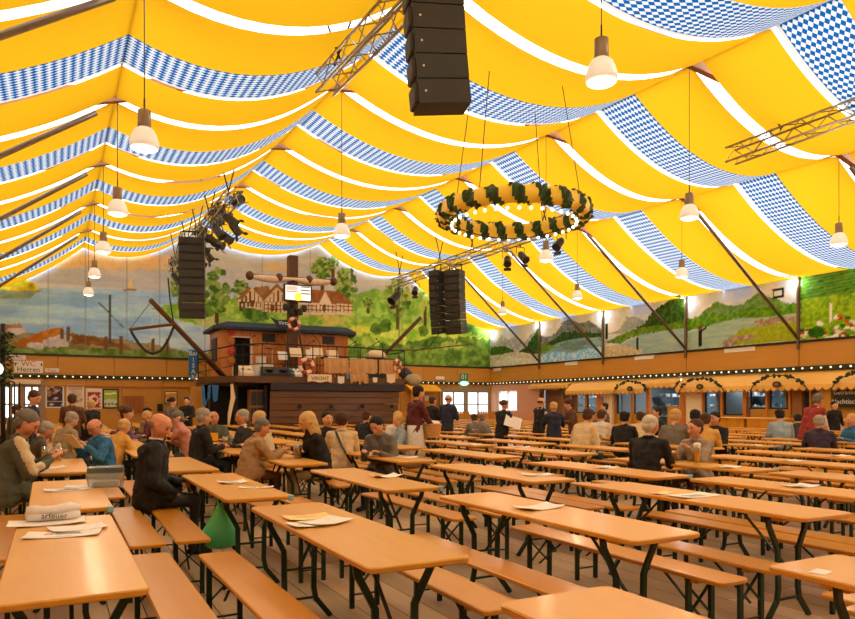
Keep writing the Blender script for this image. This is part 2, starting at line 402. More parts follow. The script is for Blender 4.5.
def ptree(x, y, rx, ry, trunk=10, c1='3E6424', c2='7A9038'):
    cv.line(b(x, y), b(x, y + ry + trunk), .09, '5A4228')
    rs = random.Random(int(x * 7))
    for k in range(80):
        t = rs.uniform(0, 6.28); q = rs.uniform(.0, .85) ** .7; ex, ey = x + rx * q * math.cos(t), y + ry * q * math.sin(t)
        c = b(ex, ey); f = .052; cv.blob(c, (rx * .2 * f, ry * .13 * f), *(random.Random(k).choice(((c1, c2), (c2, 'A0A850'), (c1, '3A5826')))), .85, .6)
ptree(217, 291, 14, 24, 8); ptree(241, 290, 9, 12, 8); ptree(180, 285, 10, 16, 8, '587A34', '8A9A44'); ptree(346, 284, 12, 18, 6); ptree(322, 268, 12, 12, 14)
ptree(397, 298, 14, 20, 10, '5C7C2C', '98A640'); ptree(368, 303, 6, 6, 3); ptree(333, 262, 6, 8, 10); ptree(425, 296, 10, 18, 12, '6A8A30', '9CAC48')
for x, y, rx, ry in ((256, 313, 14, 10), (376, 329, 7, 6), (386, 326, 8, 7), (423, 331, 6, 6), (450, 322, 9, 7), (467, 326, 10, 9), (205, 312, 8, 5), (430, 344, 14, 5)):
    cv.blob(b(x, y), (rx * .05, ry * .05), '3A5A22', '66862E', 1, .6)
# half timbered farm houses
def farm(pts_wall, pts_roof):
    cv.poly(bp(*pts_wall), 'DCC090', 'C8A878', 1, .02); cv.poly(bp(*pts_roof), '9C6E3C', '7C4E28', 1, .05)
farm(((238, 296), (275, 296), (275, 312), (238, 306)), ((236, 300), (246, 288), (268, 286), (276, 300)))
cv.poly(bp((262, 312), (262, 300), (276, 284), (292, 300), (292, 313)), 'D8B880', 'C4A070', 1, .02)
cv.poly(bp((260, 301), (277, 283), (294, 301), (291, 302), (277, 287), (263, 302)), '8C5A30')
cv.poly(bp((240, 303), (252, 287), (264, 302), (262, 310), (240, 305)), 'D8B880', 'C8A878', 1, .02)
cv.poly(bp((290, 315), (290, 300), (352, 304), (352, 315)), 'DCBC88', 'C8A878', 1, .02)
cv.poly(bp((290, 301), (300, 288), (340, 292), (353, 304), (330, 304)), 'A4683A', '84502C', 1, .05)
cv.poly(bp((318, 305), (325, 291), (332, 305), (332, 312), (318, 312)), 'DCC090')
for x in range(240, 352, 4): cv.line(b(x, 302 if x < 290 else 305), b(x, 312 if x > 262 else 307), .03, '5A3818')
for x in range(266, 290, 4): cv.line(b(x, 290 + abs(x - 277)), b(x, 302), .03, '5A3818')
for x in range(242, 262, 4): cv.line(b(x, 290 + abs(x - 252)), b(x, 303), .03, '5A3818')
for y in (306, 310): cv.line(b(264, y - 1), b(352, y + .5), .022, '6A4424')
for x, y in ((272, 308), (324, 308), (252, 303)): cv.poly(bp((x - 2, y - 3), (x + 2, y - 3), (x + 2, y + 3), (x - 2, y + 3)), '6E4426')
for x in (10, 48, 85, 127, 160, 205, 262, 310, 356, 402, 448): cv.line(b(x, 240), b(x, 366), .02, '7C7868', .55)
cv.c = np.clip(((cv.c - .55) * 1.15 + .57) * 1.1 * np.array([.94, 1.0, 1.22]) + .02, 0, 1) * (.94 + .06 * cv.n4 + .08 * (cv.n2 - .5))[..., None]
wb = empty('wall_back'); struct(wb)
o = canvas_mesh(cv, 'mural', 'y', YB - .03, lambda a: roofz(a, YB) - .02, wb); o['label'] = 'painted lake and half-timbered farm landscape'
gab = [(PX[i], pz(i, YB)) for i in range(6)]; gabf = [(PX[i], pz(i, YF)) for i in range(6)]
MB().prism([(XL, 3.7)] + gab + [(XR, 3.7)], YB, YB + .15, 0, 'y').build('gable', 'cream', wb)
MB().box(XL, XR, YB, YB + .15, 0, 3.7).build('backing', 'wall_wood', wb)
MB().box(XL, XR, YB - .12, YB - .0, 3.70, 3.79).build('ledge', 'black', wb)
# fascia panels and lower panels
for i in range(12):
    x0 = XL + i * 2.317
    if x0 > XR - .1: break
    MB().bevbox(x0 + .01, min(x0 + 2.305, XR - .02), YB - .08, YB, 2.86, 3.70, .008).build('fascia_panel', 'wall_wood', wb)
bxs = [BW(p, 400)[0] for p in (-30, 44, 86, 122, 162, 200, 250, 300, 350, 400, 436)]
for i in range(len(bxs) - 1):
    MB().bevbox(bxs[i] + .01, bxs[i + 1] - .01, YB - .05, YB, .1, 2.68, .008).build('wall_panel', 'wall_wood', wb)
MB().box(XL, XR, YB - .13, YB - .03, 2.35, 2.4).build('rail', 'post_wood', wb)
def garland(name, p0, p1, n, label, off):
    g = empty(name); tag(g, label, 'light strip')
    a, c = Vector(p0), Vector(p1); d = (c - a).normalized(); up = Vector((0, 0, 1)); s = Vector(off)
    w = MB(); q = MB()
    vs = [a + s * .0 - up * .075, a + s - up * .075, a + s + up * .075, a + up * .075]; vs2 = [v + (c - a) for v in vs]
    w.rings([[tuple(v) for v in vs], [tuple(v) for v in vs2]]); w.build('band', 'leaf_dark', g)
    for i in range(n):
        p = a + (c - a) * ((i + .5) / n) + s * 1.35; q.ball(p, .034, 6, 4)
    b_ = q.build('bulbs', 'bulb', g); b_['kind'] = 'stuff'; return g
garland('light_garland', (XL, YB - .08, 2.78), (XR - .1, YB - .08, 2.78), 82, 'dark green garland strip with small bulbs along the back wall', (0, -.05, 0))
garland('light_garland', (XR - .08, YB - .1, 2.78), (XR - .08, YF, 2.78), 133, 'dark green garland strip with small bulbs along the right wall', (-.05, 0, 0))
# ---------------------------------------------------------------- right wall murals
wr = empty('wall_right'); struct(wr)
MB().box(XR, XR + .15, YF, YB, 2.7, 6.15).build('upper_wall', 'wall_wood_y', wr)
PT = [35.7, 30.7, 25.7, 20.7, 15.7, 10.7, 5.7, .7, -4.3, -9.3]
def rmural(k, y1, y0):
    c = Canvas(y1, y0, 3.78, 6.13, .045, 20 + k)
    L = abs(y1 - y0)
    def r(u, v): return (y1 - u * L, 3.78 + v * 2.35)        # u 0 far end .. 1 near end
    def rp(*p): return [r(*q) for q in p]
    c.put(c.V > 0, 'DCD0BC', 1, 'C8C4BC', c.n1)
    c.put(c.V > r(0, .75)[1], 'B8C4D0', .6, 'E0D4C0', c.n1)
    if k == 0:
        c.poly(rp((0, .35), (0, .75), (.12, .62), (.25, .8), (.4, .62), (.55, .72), (.7, .5), (1, .9), (1, .3)), '9A9C94', 'C4C0B4', 1, .1)
        c.poly(rp((0, .3), (0, .52), (.3, .5), (.5, .38), (.52, .3)), '4C6A30', '6C8440', 1, .1); c.poly(rp((.58, .3), (.75, .4), (.98, .85), (1, .85), (1, .2), (.6, .25)), '3C5838', '5A7448', 1, .1)
        c.poly(rp((0, 0), (0, .26), (.5, .33), (1, .2), (1, 0)), 'D8CCB0', 'B8B098', 1, .1); c.poly(rp((0, .1), (.4, .24), (.9, .1), (1, .05), (1, 0), (0, 0)), 'C4C0A4', 'E0D8C4', 1, .15)
    elif k == 1:
        c.poly(rp((0, .4), (0, .62), (.2, .58), (.38, .85), (.5, .9), (.65, .78), (.8, .8), (1, .55), (1, .4)), '6E7468', '98988A', 1, .1)
        c.poly(rp((0, .35), (.2, .5), (.4, .65), (.6, .6), (.8, .55), (1, .5), (1, .38), (0, .3)), '3E5A34', '5C7440', 1, .12)
        c.poly(rp((0, .22), (.3, .42), (.6, .46), (1, .42), (1, 0), (0, 0)), '9CB0AC', '7E9690', 1, .05, c.n3)
        c.poly(rp((.3, .4), (.4, .25), (.6, .2), (.75, .3), (.85, .4)), '708070', '8A9A88', .8, .1)
        c.poly(rp((0, 0), (0, .2), (.25, .24), (.5, .16), (.75, .22), (1, .25), (1, 0)), '84B4D0', 'D0DCE0', 1, .15)
        c.poly(rp((0, .18), (0, .42), (.2, .38), (.3, .42), (.2, .3)), '6A8838', '8CA048', 1, .1)
    elif k == 2:
        c.poly(rp((0, .45), (.2, .5), (.3, .75), (.42, .72), (.55, .6), (1, .6), (1, .4)), '98A08C', 'B4B09C', 1, .1)
        c.poly(rp((.3, .45), (.5, .55), (.62, .75), (.8, .95), (.9, 1.1), (1, 1.1), (1, .4)), '3C5C28', '6A7C44', 1, .12)
        c.poly(rp((0, .3), (.2, .42), (.5, .5), (.8, .5), (1, .55), (1, .35), (.5, .38), (.2, .25)), '8AA040', '5E7C30', 1, .1)
        c.poly(rp((0, .0), (0, .2), (.2, .22), (.5, .38), (1, .4), (1, 0)), 'B4BCA4', '9CB0A4', 1, .08, c.n3)
        c.poly(rp((0, 0), (0, .22), (.3, .2), (.5, .08), (.5, 0)), 'D4C4A0', 'C0A880', 1, .1)
        c.line(r(.44, .12), r(.44, .3), .07, '3A3428'); c.line(r(.03, .4), r(.03, .65), .1, '2E4428')
    elif k == 3:
        c.poly(rp((0, .4), (.15, .62), (.3, .78), (.42, .66), (.55, .68), (.66, .82), (.8, .7), (1, .5), (1, .4)), '6E8C40', '8EA468', 1, .1)
        c.poly(rp((0, .35), (0, .55), (.2, .6), (.4, .5), (.6, .6), (.8, .55), (1, .58), (1, .35)), '5C8430', '8AA83C', 1, .15)
        c.poly(rp((0, 0), (0, .3), (.25, .4), (.5, .45), (.8, .4), (1, .42), (1, 0)), 'B8C0A0', 'A0B4A0', 1, .08, c.n3)
        c.poly(rp((.38, 0), (.42, .15), (.55, .28), (1, .3), (1, 0)), '9CA838', 'B8B44C', 1, .1)
        for u, v, ru in ((.45, .1, .35), (.55, .12, .4), (.7, .33, .3), (.8, .34, .3), (.92, .33, .3), (.4, .05, .3)): c.blob(r(u, v), (ru, .13), 'C8B098', '9C8468', 1, .6)
        c.line(r(.13, .08), r(.13, .32), .1, '3A3020'); c.line(r(.13, .34), r(.13, .38), .09, '8A6048'); c.line(r(.13, .3), r(.19, .36), .04, '3A3020')
        c.line(r(.8, .7), r(.88, .7), .05, '2A2A22'); c.line(r(.8, .82), r(.88, .82), .05, '2A2A22'); c.line(r(.8, .7), r(.8, .82), .04, '2A2A22'); c.line(r(.88, .7), r(.88, .82), .04, '2A2A22')
    else:
        c.poly(rp((0, .55), (0, .98), (.3, 1.05), (.6, .98), (1, .92), (1, .5)), '4A7830', '6C9440', 1, .1)
        for q in range(9): c.line(r(.0, .6 + .05 * q), r(1, .72 + .04 * q), .03, '8CA850', .6)
        c.poly(rp((0, 0), (0, .6), (.4, .62), (1, .55), (1, 0)), '7CA030', 'B0C040', 1, .1)
        rs = random.Random(5 + k)
        for q in range(170):
            u, v = rs.random(), rs.random() * .55
            if v > .2 + .35 * u: continue
            c.blob(r(u, v), (.1, .06), rs.choice(('C86C3C', 'E8DCC4', 'B05430', 'D8D0B0', '4C7C2C')), None, 1, .3)
        c.line(r(.22, .25), r(.22, .48), .05, 'E4D8B8'); c.blob(r(.12, .1), (.3, .2), '5C8434', '3E6A28', 1, .4)
    c.c = np.clip(((c.c - .55) * 1.35 + .5) * np.array([.98, 1.03, 1.12]), 0, 1) * (.95 + .06 * c.n4)[..., None]
    o = canvas_mesh(c, 'mural', 'x', XR - .03, None, wr)
    o['label'] = ['painted grey peaks above a pale valley', 'painted mountain lake with blue reflections', 'painted river below a steep green slope', 'painted green hills with an angler in the river', 'painted terraced hillside above a village', 'painted village landscape'][min(k, 5)]
for k in range(6): rmural(k, PT[k] - .03, PT[k + 1] + .03)
MB().box(XR - .14, XR, YF, YB - .13, 3.70, 3.77).build('ledge', 'dark_steel', wr)
for i in range(9):
    MB().bevbox(XR - .07, XR, PT[i + 1] + .015, PT[i] - .015 if i else YB - .14, 2.86, 3.69, .008).build('fascia_panel', 'wall_wood_y', wr)
# little white number plates
for px, py, w in ((484 + 13, 369.5, 8), (571 + 0, 363.5, 12), (644, 357.5, 16), (739, 349.5, 22)):
    y, h = RW(px, py, XR - .1); z = onX(px, XR)[1]; wd = w * z / F / .62
    p = MB().bevbox(XR - .1, XR - .072, y - wd / 2, y + wd / 2, h - .09, h + .09, .004).build('number_plate', 'white')
    tag(p, 'small white plate on the %s panel of the right wall' % {497: 'far corner', 571: 'lake mural', 644: 'river mural', 739: 'angler mural'}[px], 'sign')
# left and front walls, outside the frame
wl = empty('wall_left'); struct(wl)
MB().box(XL - .15, XL, YF, YB, 0, 6.15).build('panel', 'wall_wood_y', wl)
wf = empty('wall_front'); struct(wf)
MB().prism([(XL, 0)] + gabf + [(XR, 0)], YF - .15, YF, 0, 'y').build('panel', 'wall_wood', wf)
# ---------------------------------------------------------------- roof: membrane, trusses, purlins, drapes
m, N, L_, B = newmat('membrane'); N.remove(B)
tr = N.new('ShaderNodeBsdfTransparent'); tr.inputs[0].default_value = (.82, .82, .82, 1); tl = N.new('ShaderNodeBsdfTranslucent'); tl.inputs[0].default_value = (.85, .85, .84, 1)
mx = N.new('ShaderNodeMixShader'); mx.inputs[0].default_value = .45
L_.new(tr.outputs[0], mx.inputs[1]); L_.new(tl.outputs[0], mx.inputs[2]); L_.new(mx.outputs[0], N['Material Output'].inputs[0])
mb = MB()
for i in range(5):
    for j in range(9):
        x0, x1, ya, yb = PX[i], PX[i + 1], PT[j + 1], PT[j]
        mb.add([(x0, ya, pz(i, ya) + .42), (x1, ya, pz(i + 1, ya) + .42), (x1, yb, pz(i + 1, yb) + .42), (x0, yb, pz(i, yb) + .42)], [(0, 1, 2, 3)])
struct(mb.build('ceiling', 'membrane'))
cloth('cloth_yellow', (.96, .50, .013), .62, None, .43)
cloth('cloth_white', (.86, .85, .82), .5)
cloth('cloth_lozenge', (.8, .8, .8), .62, 'lozenge', .5)
SAG = [.6, .82, .85, .72, .6]; NS = 14
def drape_z(i, t, y=18): return pz(i, y) * (1 - t) + pz(i + 1, y) * t - .06 - SAG[i] * 4 * t * (1 - t)
def strip(y0, y1, kind, label):
    rows = []; dist = 0; prev = None; us = []
    hem = .025
    ys = [y0, y0 + hem, y1 - hem, y1] if kind == 'y' else [y0, y1 - .07, y1]
    for i in range(5):
        for k in range(NS + (1 if i == 4 else 0)):
            t = k / NS; x = PX[i] * (1 - t) + PX[i + 1] * t; z = drape_z(i, t)
            if prev: dist += math.hypot(x - prev[0], z - prev[1])
            prev = (x, z); us.append(dist); rows.append((x, i, t))
    v = [(x, y, drape_z(i, t, y)) for x, i, t in rows for y in ys]; n = len(ys); f = []; mi = []
    for r in range(len(rows) - 1):
        for c in range(n - 1):
            f.append((r * n + c, (r + 1) * n + c, (r + 1) * n + c + 1, r * n + c + 1))
            mi.append({'y': (0, 0, 0), 'l': (0, 1)}[kind][c])
    mb_ = MB(); mb_.v = v; mb_.f = f; mb_.m = mi
    o = mb_.build('roof_drape', ['cloth_yellow' if kind == 'y' else 'cloth_lozenge', 'cloth_white'], smooth=True)
    uv = o.data.uv_layers.new(name='UVMap'); lu = np.zeros(len(o.data.loops)); o.data.loops.foreach_get('vertex_index', lu.astype(np.int32)) if False else None
    vi = np.zeros(len(o.data.loops), np.int32); o.data.loops.foreach_get('vertex_index', vi)
    U = np.array(us)[vi // n] / .165; V = np.array(ys)[vi % n] / .11
    uv.data.foreach_set('uv', np.stack([U, V], 1).ravel())
    return tag(o, label, 'drape')
for j in range(9):
    yt = PT[j + 1]; w_ = ['back wall'] ; nm = ORD[j]
    where = 'in the %s roof bay counted from the back wall' % nm
    strip(yt + .15, yt + 1.88, 'y', 'near yellow roof strip ' + where)
    strip(yt + 1.87, yt + 3.12, 'l', 'blue and white lozenge roof strip ' + where)
    strip(yt + 3.22, yt + 4.85, 'y', 'far yellow roof strip ' + where)
# purlin cables that the cloth hangs from
for i in range(1, 5):
    o = MB().tube([(PX[i], YF, pz(i, YF) - .03), (PX[i], YB - .1, pz(i, YB) - .03)], .022, 6).build('roof_purlin', 'truss_wood')
    tag(o, 'thin brown purlin line carrying the roof cloth, %s from the left' % ORD[i - 1], 'purlin')
for j in range(1, 9):
    y = PT[j]
    QZ = [pz(i, y) for i in range(6)]
    t = empty('roof_truss', (0, y, 0)); tag(t, 'brown wooden roof truss with raking pole struts, %s from the back wall' % ORD[j - 1], 'truss')
    for i in range(5):
        dx = PX[i + 1] - PX[i]; dz = QZ[i + 1] - QZ[i]
        MB().prism([(PX[i], QZ[i] + .02), (PX[i + 1], QZ[i + 1] + .02), (PX[i + 1], QZ[i + 1] + .28), (PX[i], QZ[i] + .28)], -.08, .08, 0, 'y').build('rafter', 'truss_wood', t)
    for i in range(1, 5):
        sl = (QZ[i] - QZ[i - 1]) / (PX[i] - PX[i - 1]); sr = (QZ[i + 1] - QZ[i]) / (PX[i + 1] - PX[i]); w = .95
        MB().prism([(PX[i], QZ[i] + .03), (PX[i] - w, QZ[i] - sl * w + .0), (PX[i] - w * .8, QZ[i] - sl * w * .8 - .12), (PX[i] + w * .8, QZ[i] + sr * w * .8 - .12), (PX[i] + w, QZ[i] + sr * w)], -.07, .07, 0, 'y').build('gusset', 'truss_wood', t)
    for sx, xw, xp in ((1, XL + .12, PX[1] - .35), (-1, XR - .12, PX[4] + .35)):
        zt = QZ[1] - .42 if sx > 0 else QZ[4] - .32
        MB().tube([(xw, 0, 3.85), (xp, 0, zt)], .055, 8).build('strut', 'pole_grey', t, smooth=True)
        MB().bevbox(xw - .04, xw + .06, -.04, .04, 3.45 if sx < 0 else .05, 6.1, .01).build('wall_post', 'pole_grey', t)
    # spots at the post heads lighting the murals
# wall washers above the murals on the right wall
def lamp(name, kind, loc, e, col, size=.3, rot=None, spot=None):
    d = bpy.data.lights.new(name, kind); d.energy = e; d.color = col
    if kind == 'AREA': d.size = size
    else: d.shadow_soft_size = size
    if spot: d.spot_size = spot[0]; d.spot_blend = spot[1]
    o = bpy.data.objects.new(name, d); COL.objects.link(o); o.location = loc
    if rot: o.rotation_euler = rot
    return o
for j in range(6):
    y = PT[j] - (.3 if j == 0 else 0)
    w = empty('wall_spotlight', (XR - .3, y, 6.0)); tag(w, 'small white spotlight at the head of the wall post, %s from the back corner' % ORD[j], 'spotlight')
    MB().lathe([(.03, -.08), (.06, -.08), (.07, .05), (.02, .09)], 10).build('housing', 'white', w)
    MB().lathe([(.02, -.084), (.05, -.084), (.05, -.081), (.02, -.081)], 10).build('lens', 'bulb', w)
    MB().box(.0, .22, -.02, .02, .02, .06).build('bracket', 'dark_steel', w)
    l = lamp('wall_spot_light', 'POINT', (0, 0, -.16), 11, (.85, .92, 1), .05); l.parent = w
# ---------------------------------------------------------------- lower right wall: canopy, kiosks, kitchens
def ry(px): return onX(px, XR)[0]
KZ = 2.06
def rbox(name, pa, pb, z0, z1, mt, x0=XR - .06, x1=XR + .1, parent=None, bev=.006):
    ya, yb = sorted((ry(pa), ry(pb)))
    return MB().bevbox(x0, x1, ya, yb, z0, z1, bev).build(name, mt, parent)
# plain plaster near the far corner with its window
rbox('plaster_panel', 518, 540, 0, 2.7, 'pinkish', parent=wr)
rbox('plaster_panel', 491, 499, 0, 2.7, 'pinkish', parent=wr)
rbox('plaster_panel', 499, 518, 0, 1.15, 'pinkish', parent=wr); rbox('plaster_panel', 499, 518, 2.3, 2.7, 'pinkish', parent=wr)
wn = empty('window_1'); struct(wn)
ya, yb = ry(518), ry(499)
for a_, b_ in ((ya, ya + .08), (yb - .08, yb), ((ya + yb) / 2 - .05, (ya + yb) / 2 + .05)): MB().bevbox(XR - .05, XR + .08, a_, b_, 1.15, 2.3, .006).build('window_frame', 'white', wn)
for z in (1.15, 1.7, 2.22): MB().bevbox(XR - .04, XR + .07, ya, yb, z, z + .06, .006).build('window_bar', 'white', wn)
MB().box(XR + .1, XR + .12, ya, yb, 1.15, 2.3).build('pane', 'daylight_pane', wn)
# canopy with scalloped edge, two runs
def canopy(pa, pb, zt, zb, label, dx=.55):
    y0, y1 = sorted((ry(pa), ry(pb))); c = empty('kiosk_canopy', (XR, y0, 0)); tag(c, label, 'canopy')
    L = y1 - y0; n = max(2, int(L / .27)); pts = [(0, zt), (L, zt)]
    m_ = MB(); m_.add([(-.02, 0, zt), (-.02, L, zt), (-dx, L, zb + .12), (-dx, 0, zb + .12), (-.02, 0, zt - .04), (-.02, L, zt - .04), (-dx + .03, L, zb + .12), (-dx + .03, 0, zb + .12)],
                      [(0, 1, 2, 3), (7, 6, 5, 4), (0, 3, 7, 4), (1, 5, 6, 2), (3, 2, 6, 7)]); m_.build('roof_board', 'pale_wood', c)
    lo = []
    for k in range(n):
        for q in range(5): t = q / 5; lo.append(((k + t) * L / n, zb - .09 * math.sin(math.pi * t)))
    lo.append((L, zb)); poly = lo + [(L, zb + .13), (0, zb + .13)]
    MB().prism(poly, -dx - .012, -dx + .012, 0, 'x').build('valance', 'pale_wood', c)
    e = MB()
    for k in range(n):
        for q in range(5):
            t0, t1 = q / 5, (q + 1) / 5
            e.box(-dx - .02, -dx - .012, (k + t0) * L / n, (k + t1) * L / n, zb - .09 * math.sin(math.pi * t0) - .02, zb - .09 * math.sin(math.pi * t0) + .012)
    o = e.build('scallop_edge', 'truss_wood', c); o['kind'] = 'stuff'
    return c
canopy(533, 573, 2.68, 2.42, 'pale wooden canopy board beside the hop arch doorway near the far corner', .3)
canopy(573, 652, 2.68, 2.08, 'pale scalloped wooden canopy over the farthest kitchen hatches', .5)
canopy(652, 684, 2.68, 2.30, 'short raised scalloped canopy over the open kitchen doorway', .5)
canopy(684, 1100, 2.68, 2.08, 'long scalloped wooden canopy over the nearer serving counters', .5)
# hop arches fixed on the canopy
def arch(pc, r, label, door=False):
    z0 = 1.93 if not door else 1.75; x = XR - .60 if not door else XR - .12; y = onX(pc, x)[0]
    a = empty('hop_arch', (x, y, z0)); tag(a, label, 'arch', None)
    h = .62 if not door else .78; rs = random.Random(pc)
    for sgn in (-1, 1):
        m_ = MB(); st = MB(); P = []
        for k in range(15):
            t = k / 14 * math.pi / 2; P.append((.03 * math.cos(t), sgn * r * math.cos(t), h * math.sin(t)))
        st.tube(P, .018 if not door else .05, 5); st.build('arch_rod', 'leaf_dark', a)
        for k in range(1 if door else 5, 14):
            p = P[k]
            if not door and k in (4, 8, 12): continue
            for q in range(3):
                d = .05; m_.ball((p[0] - .02, p[1] + rs.uniform(-d, d), p[2] + rs.uniform(-d, d)), (.02, rs.uniform(.05, .09), rs.uniform(.03, .06)), 6, 4)
        g = m_.build('leaves', 'leaf' if door else 'leaf_dark', a); g['kind'] = 'stuff'
    if not door:
        MB().prism([(.17 * math.cos(t), .3 + .11 * math.sin(t)) for t in [k * math.pi / 8 for k in range(16)]], -.03, .0, 0, 'x').build('emblem', 'leaf_dark', a)
        MB().prism([(.09 * math.cos(t), .3 + .05 * math.sin(t)) for t in [k * math.pi / 8 for k in range(16)]], -.045, -.03, 0, 'x').build('emblem_centre', 'truss_wood', a)
arch(630, 1.1, 'thin dark hop arch with oval emblem over the farthest kitchen hatches')
arch(700, 1.1, 'thin dark hop arch with oval emblem over the cream panel between the hatches')
arch(777, 1.1, 'thin dark hop arch with oval emblem above the man in the light blue shirt')
arch(866, 1.15, 'thin dark hop arch over the blackboard at the right edge')
arch(552, 1.05, 'thick green leafy arch around the doorway beyond the standing waiter', True)
# doorway under the leafy arch
for p in (541, 562): rbox('door_post', p, p + 2, 0, 2.4, 'truss_wood', parent=wr)
MB().box(XR + .5, XR + .6, ry(569), ry(538), 0, 2.7).build('lobby_panel', 'truss_wood', wr)
rbox('door_head', 541, 564, 2.3, 2.7, 'wall_wood_y', parent=wr)
# posts
for p, w_ in ((572, 1.2), (587, 1.2), (600, 4), (616, 1.2), (633, 1.2), (649, 3), (683, 4), (704, 1.5), (723, 2), (746, 3.5), (768, 2), (791, 2), (812, 2)):
    rbox('post', p - w_ / 2, p + w_ / 2, 0, 2.4, 'post_wood', XR - .1, XR + .08, wr)
rbox('cream_panel', 605, 613, 0, 2.4, 'cream', parent=wr); rbox('cream_panel', 687, 703, 0, 2.4, 'cream', parent=wr)
rbox('wide_pillar', 824, 836, 0, 2.4, 'wall_wood_y', XR - .3, XR + .1, wr)
rbox('dark_panel', 793, 803, 0, 2.4, 'truss_wood', parent=wr)
# sills and parapets of boards below the hatches
def boards(pa, pb, z0, z1, mt='wall_wood_y', x0=XR - .05):
    y0, y1 = sorted((ry(pa), ry(pb))); n = max(1, int((y1 - y0) / .22)); w_ = (y1 - y0) / n
    m_ = None
    for k in range(n):
        if m_ is None:
            o = MB().bevbox(0, .05, 0, w_ - .008, 0, z1 - z0, .005).build('board', mt); m_ = o.data; bpy.data.objects.remove(o)
        piece(m_, 'board', wr, (x0, y0 + k * w_, z0))
for a_, b_ in ((573, 600), (617, 649), (706, 746)): boards(a_, b_, 0, 1.1)
boards(751, 791, 0, 1.35); boards(836, 1000, 0, 1.45); boards(803, 824, 0, 1.0)
boards(668, 682, 0, 1.45)
# hatch frames
for a_, b_, z0, z1 in ((573, 586, 1.1, 2.1), (588, 599, 1.1, 2.1), (618, 632, 1.1, 2.1), (635, 648, 1.1, 2.1), (706, 722, 1.1, 2.1), (725, 744, 1.1, 2.1), (751, 768, 1.35, 2.15), (771, 790, 1.35, 2.15)):
    ya, yb = sorted((ry(a_), ry(b_)))
    f = MB(); f.box(XR - .02, XR + .03, ya, yb, z0, z0 + .05); f.box(XR - .02, XR + .03, ya, yb, z1, z1 + .3)
    for y in (ya, yb): f.box(XR - .02, XR + .03, y - .025, y + .025, z0, z1)
    f.build('hatch_frame', 'dark_steel', wr)
# kitchen behind
XK = XR + 3.4
ke = empty('kitchen_shell'); struct(ke)
MB().box(XK, XK + .1, YF, YB, 0, 2.75).build('tiled_wall', mat('tiles', '5F7A88', .3, noise=.15, scale=2), ke)
MB().box(XR, XK, YF, YB, 2.72, 2.8).build('kitchen_ceiling', mat('grey_paint', '7C8488', .6), ke)
for p in (606, 696, 760): 
    y = ry(p) - 1; MB().box(XR + .1, XK, y, y + .1, 0, 2.7).build('partition', 'grey_paint', ke)
for k, (p, lb) in enumerate(((585, 'steel kitchen shelf with plates behind the farthest hatch'), (640, 'steel kitchen shelf with plates behind the second pair of hatches'), (668, 'steel kitchen shelf with plates seen through the open doorway'), (728, 'steel kitchen shelf with plates left of the board counter'), (766, 'steel kitchen shelf with plates deep behind the wide hatch'))):
    y, z = onX(p, XR + 2.2); s_ = empty('kitchen_shelf', (XR + 2.2, y, 0)); tag(s_, lb, 'shelf')
    for q in range(4): MB().bevbox(-.25, .25, -1.0, 1.0, q * .45 + .5 , q * .45 + .53, .004).build('shelf_board', 'steel', s_)
    for a_ in (-.23, .21):
        for c_ in (-1, .98): MB().box(a_, a_ + .02, c_, c_ + .02, 0, 2).build('upright', 'steel', s_)
    rs = random.Random(p)
    for q in range(3):
        pm = MB()
        for u in range(5):
            n_ = rs.randint(2, 7)
            for w in range(n_): pm.lathe([(.05, 0), (.13, .015), (.125, .02), (.04, .01)], 8, (0, -.8 + u * .4, .95 + .45 * (q - .0) + w * .022 + .03 - .0))
        o = pm.build('plates', 'white', s_); o['kind'] = 'stuff'
for p, lb in ((675, 'bright fluorescent light in the kitchen seen through the doorway'), (712, 'fluorescent light in the kitchen behind the wide hatch'), (745, 'fluorescent light in the kitchen right of the wide hatch'), (590, 'fluorescent light in the kitchen behind the farthest hatch'), (625, 'fluorescent light in the kitchen behind the second hatches')):
    y, z = onX(p, XR + 1.6); w = empty('kitchen_light', (XR + 1.6, y, 2.66)); tag(w, lb, 'lamp')
    MB().bevbox(-.1, .1, -.6, .6, 0, .06, .01).build('housing', 'white', w); MB().tube([(0, -.55, -.02), (0, .55, -.02)], .02, 6).build('tube', emis('fluo', (.85, .95, 1), 9), w)
    l = lamp('kitchen_tube_light', 'AREA', (0, 0, -.06), 26, (.8, .93, 1), .5); l.parent = w
# blackboard with chalk writing
y0, y1 = ry(860), ry(838.5)
bb = empty('menu_board', (XR - .22, (y0 + y1) / 2, 1.78)); tag(bb, 'black menu board with white chalk lettering at the right edge', 'board')
MB().bevbox(-.02, .02, -(y1 - y0) / 2, (y1 - y0) / 2, -.36, .36, .006).build('slate', 'black', bb)
text('lettering', 'Getränke', .2, (-.026, .0, .13), RT, 'white', bb, .002); text('lettering', 'Nachtisch', .22, (-.026, .0, -.17), RT, 'white', bb, .002)
# serving counter under the canopy
for a_, b_, lb in ((700, 749, 'low wooden serving counter with slatted front below the wide hatch'), (752, 792, 'wooden serving counter behind the man in the light blue shirt'), (838, 900, 'wooden serving counter below the menu board')):
    ya, yb = sorted((onX(a_, XR - .9)[0], onX(b_, XR - .9)[0])); c = empty('serving_counter', (XR - .9, ya, 0)); tag(c, lb, 'counter')
    L = yb - ya; MB().bevbox(-.35, .35, -.05, L + .05, 1.0, 1.05, .01).build('counter_top', 'pale_wood', c)
    n = int(L / .16); m_ = None
    for k in range(n):
        if m_ is None: o = MB().bevbox(-.3, -.27, 0, L / n - .012, 0, 1.0, .004).build('slat', 'bench_wood'); m_ = o.data; bpy.data.objects.remove(o)
        piece(m_, 'slat', c, (0, k * L / n, 0))
    for u in (.0, L - .06): MB().box(-.26, .28, u, u + .06, 0, 1.0).build('side_panel', 'bench_wood', c)
for px, py, X, lb in ((786, 421, XR - .9, 'small white bowl on the counter behind the man in light blue'),):
    pass
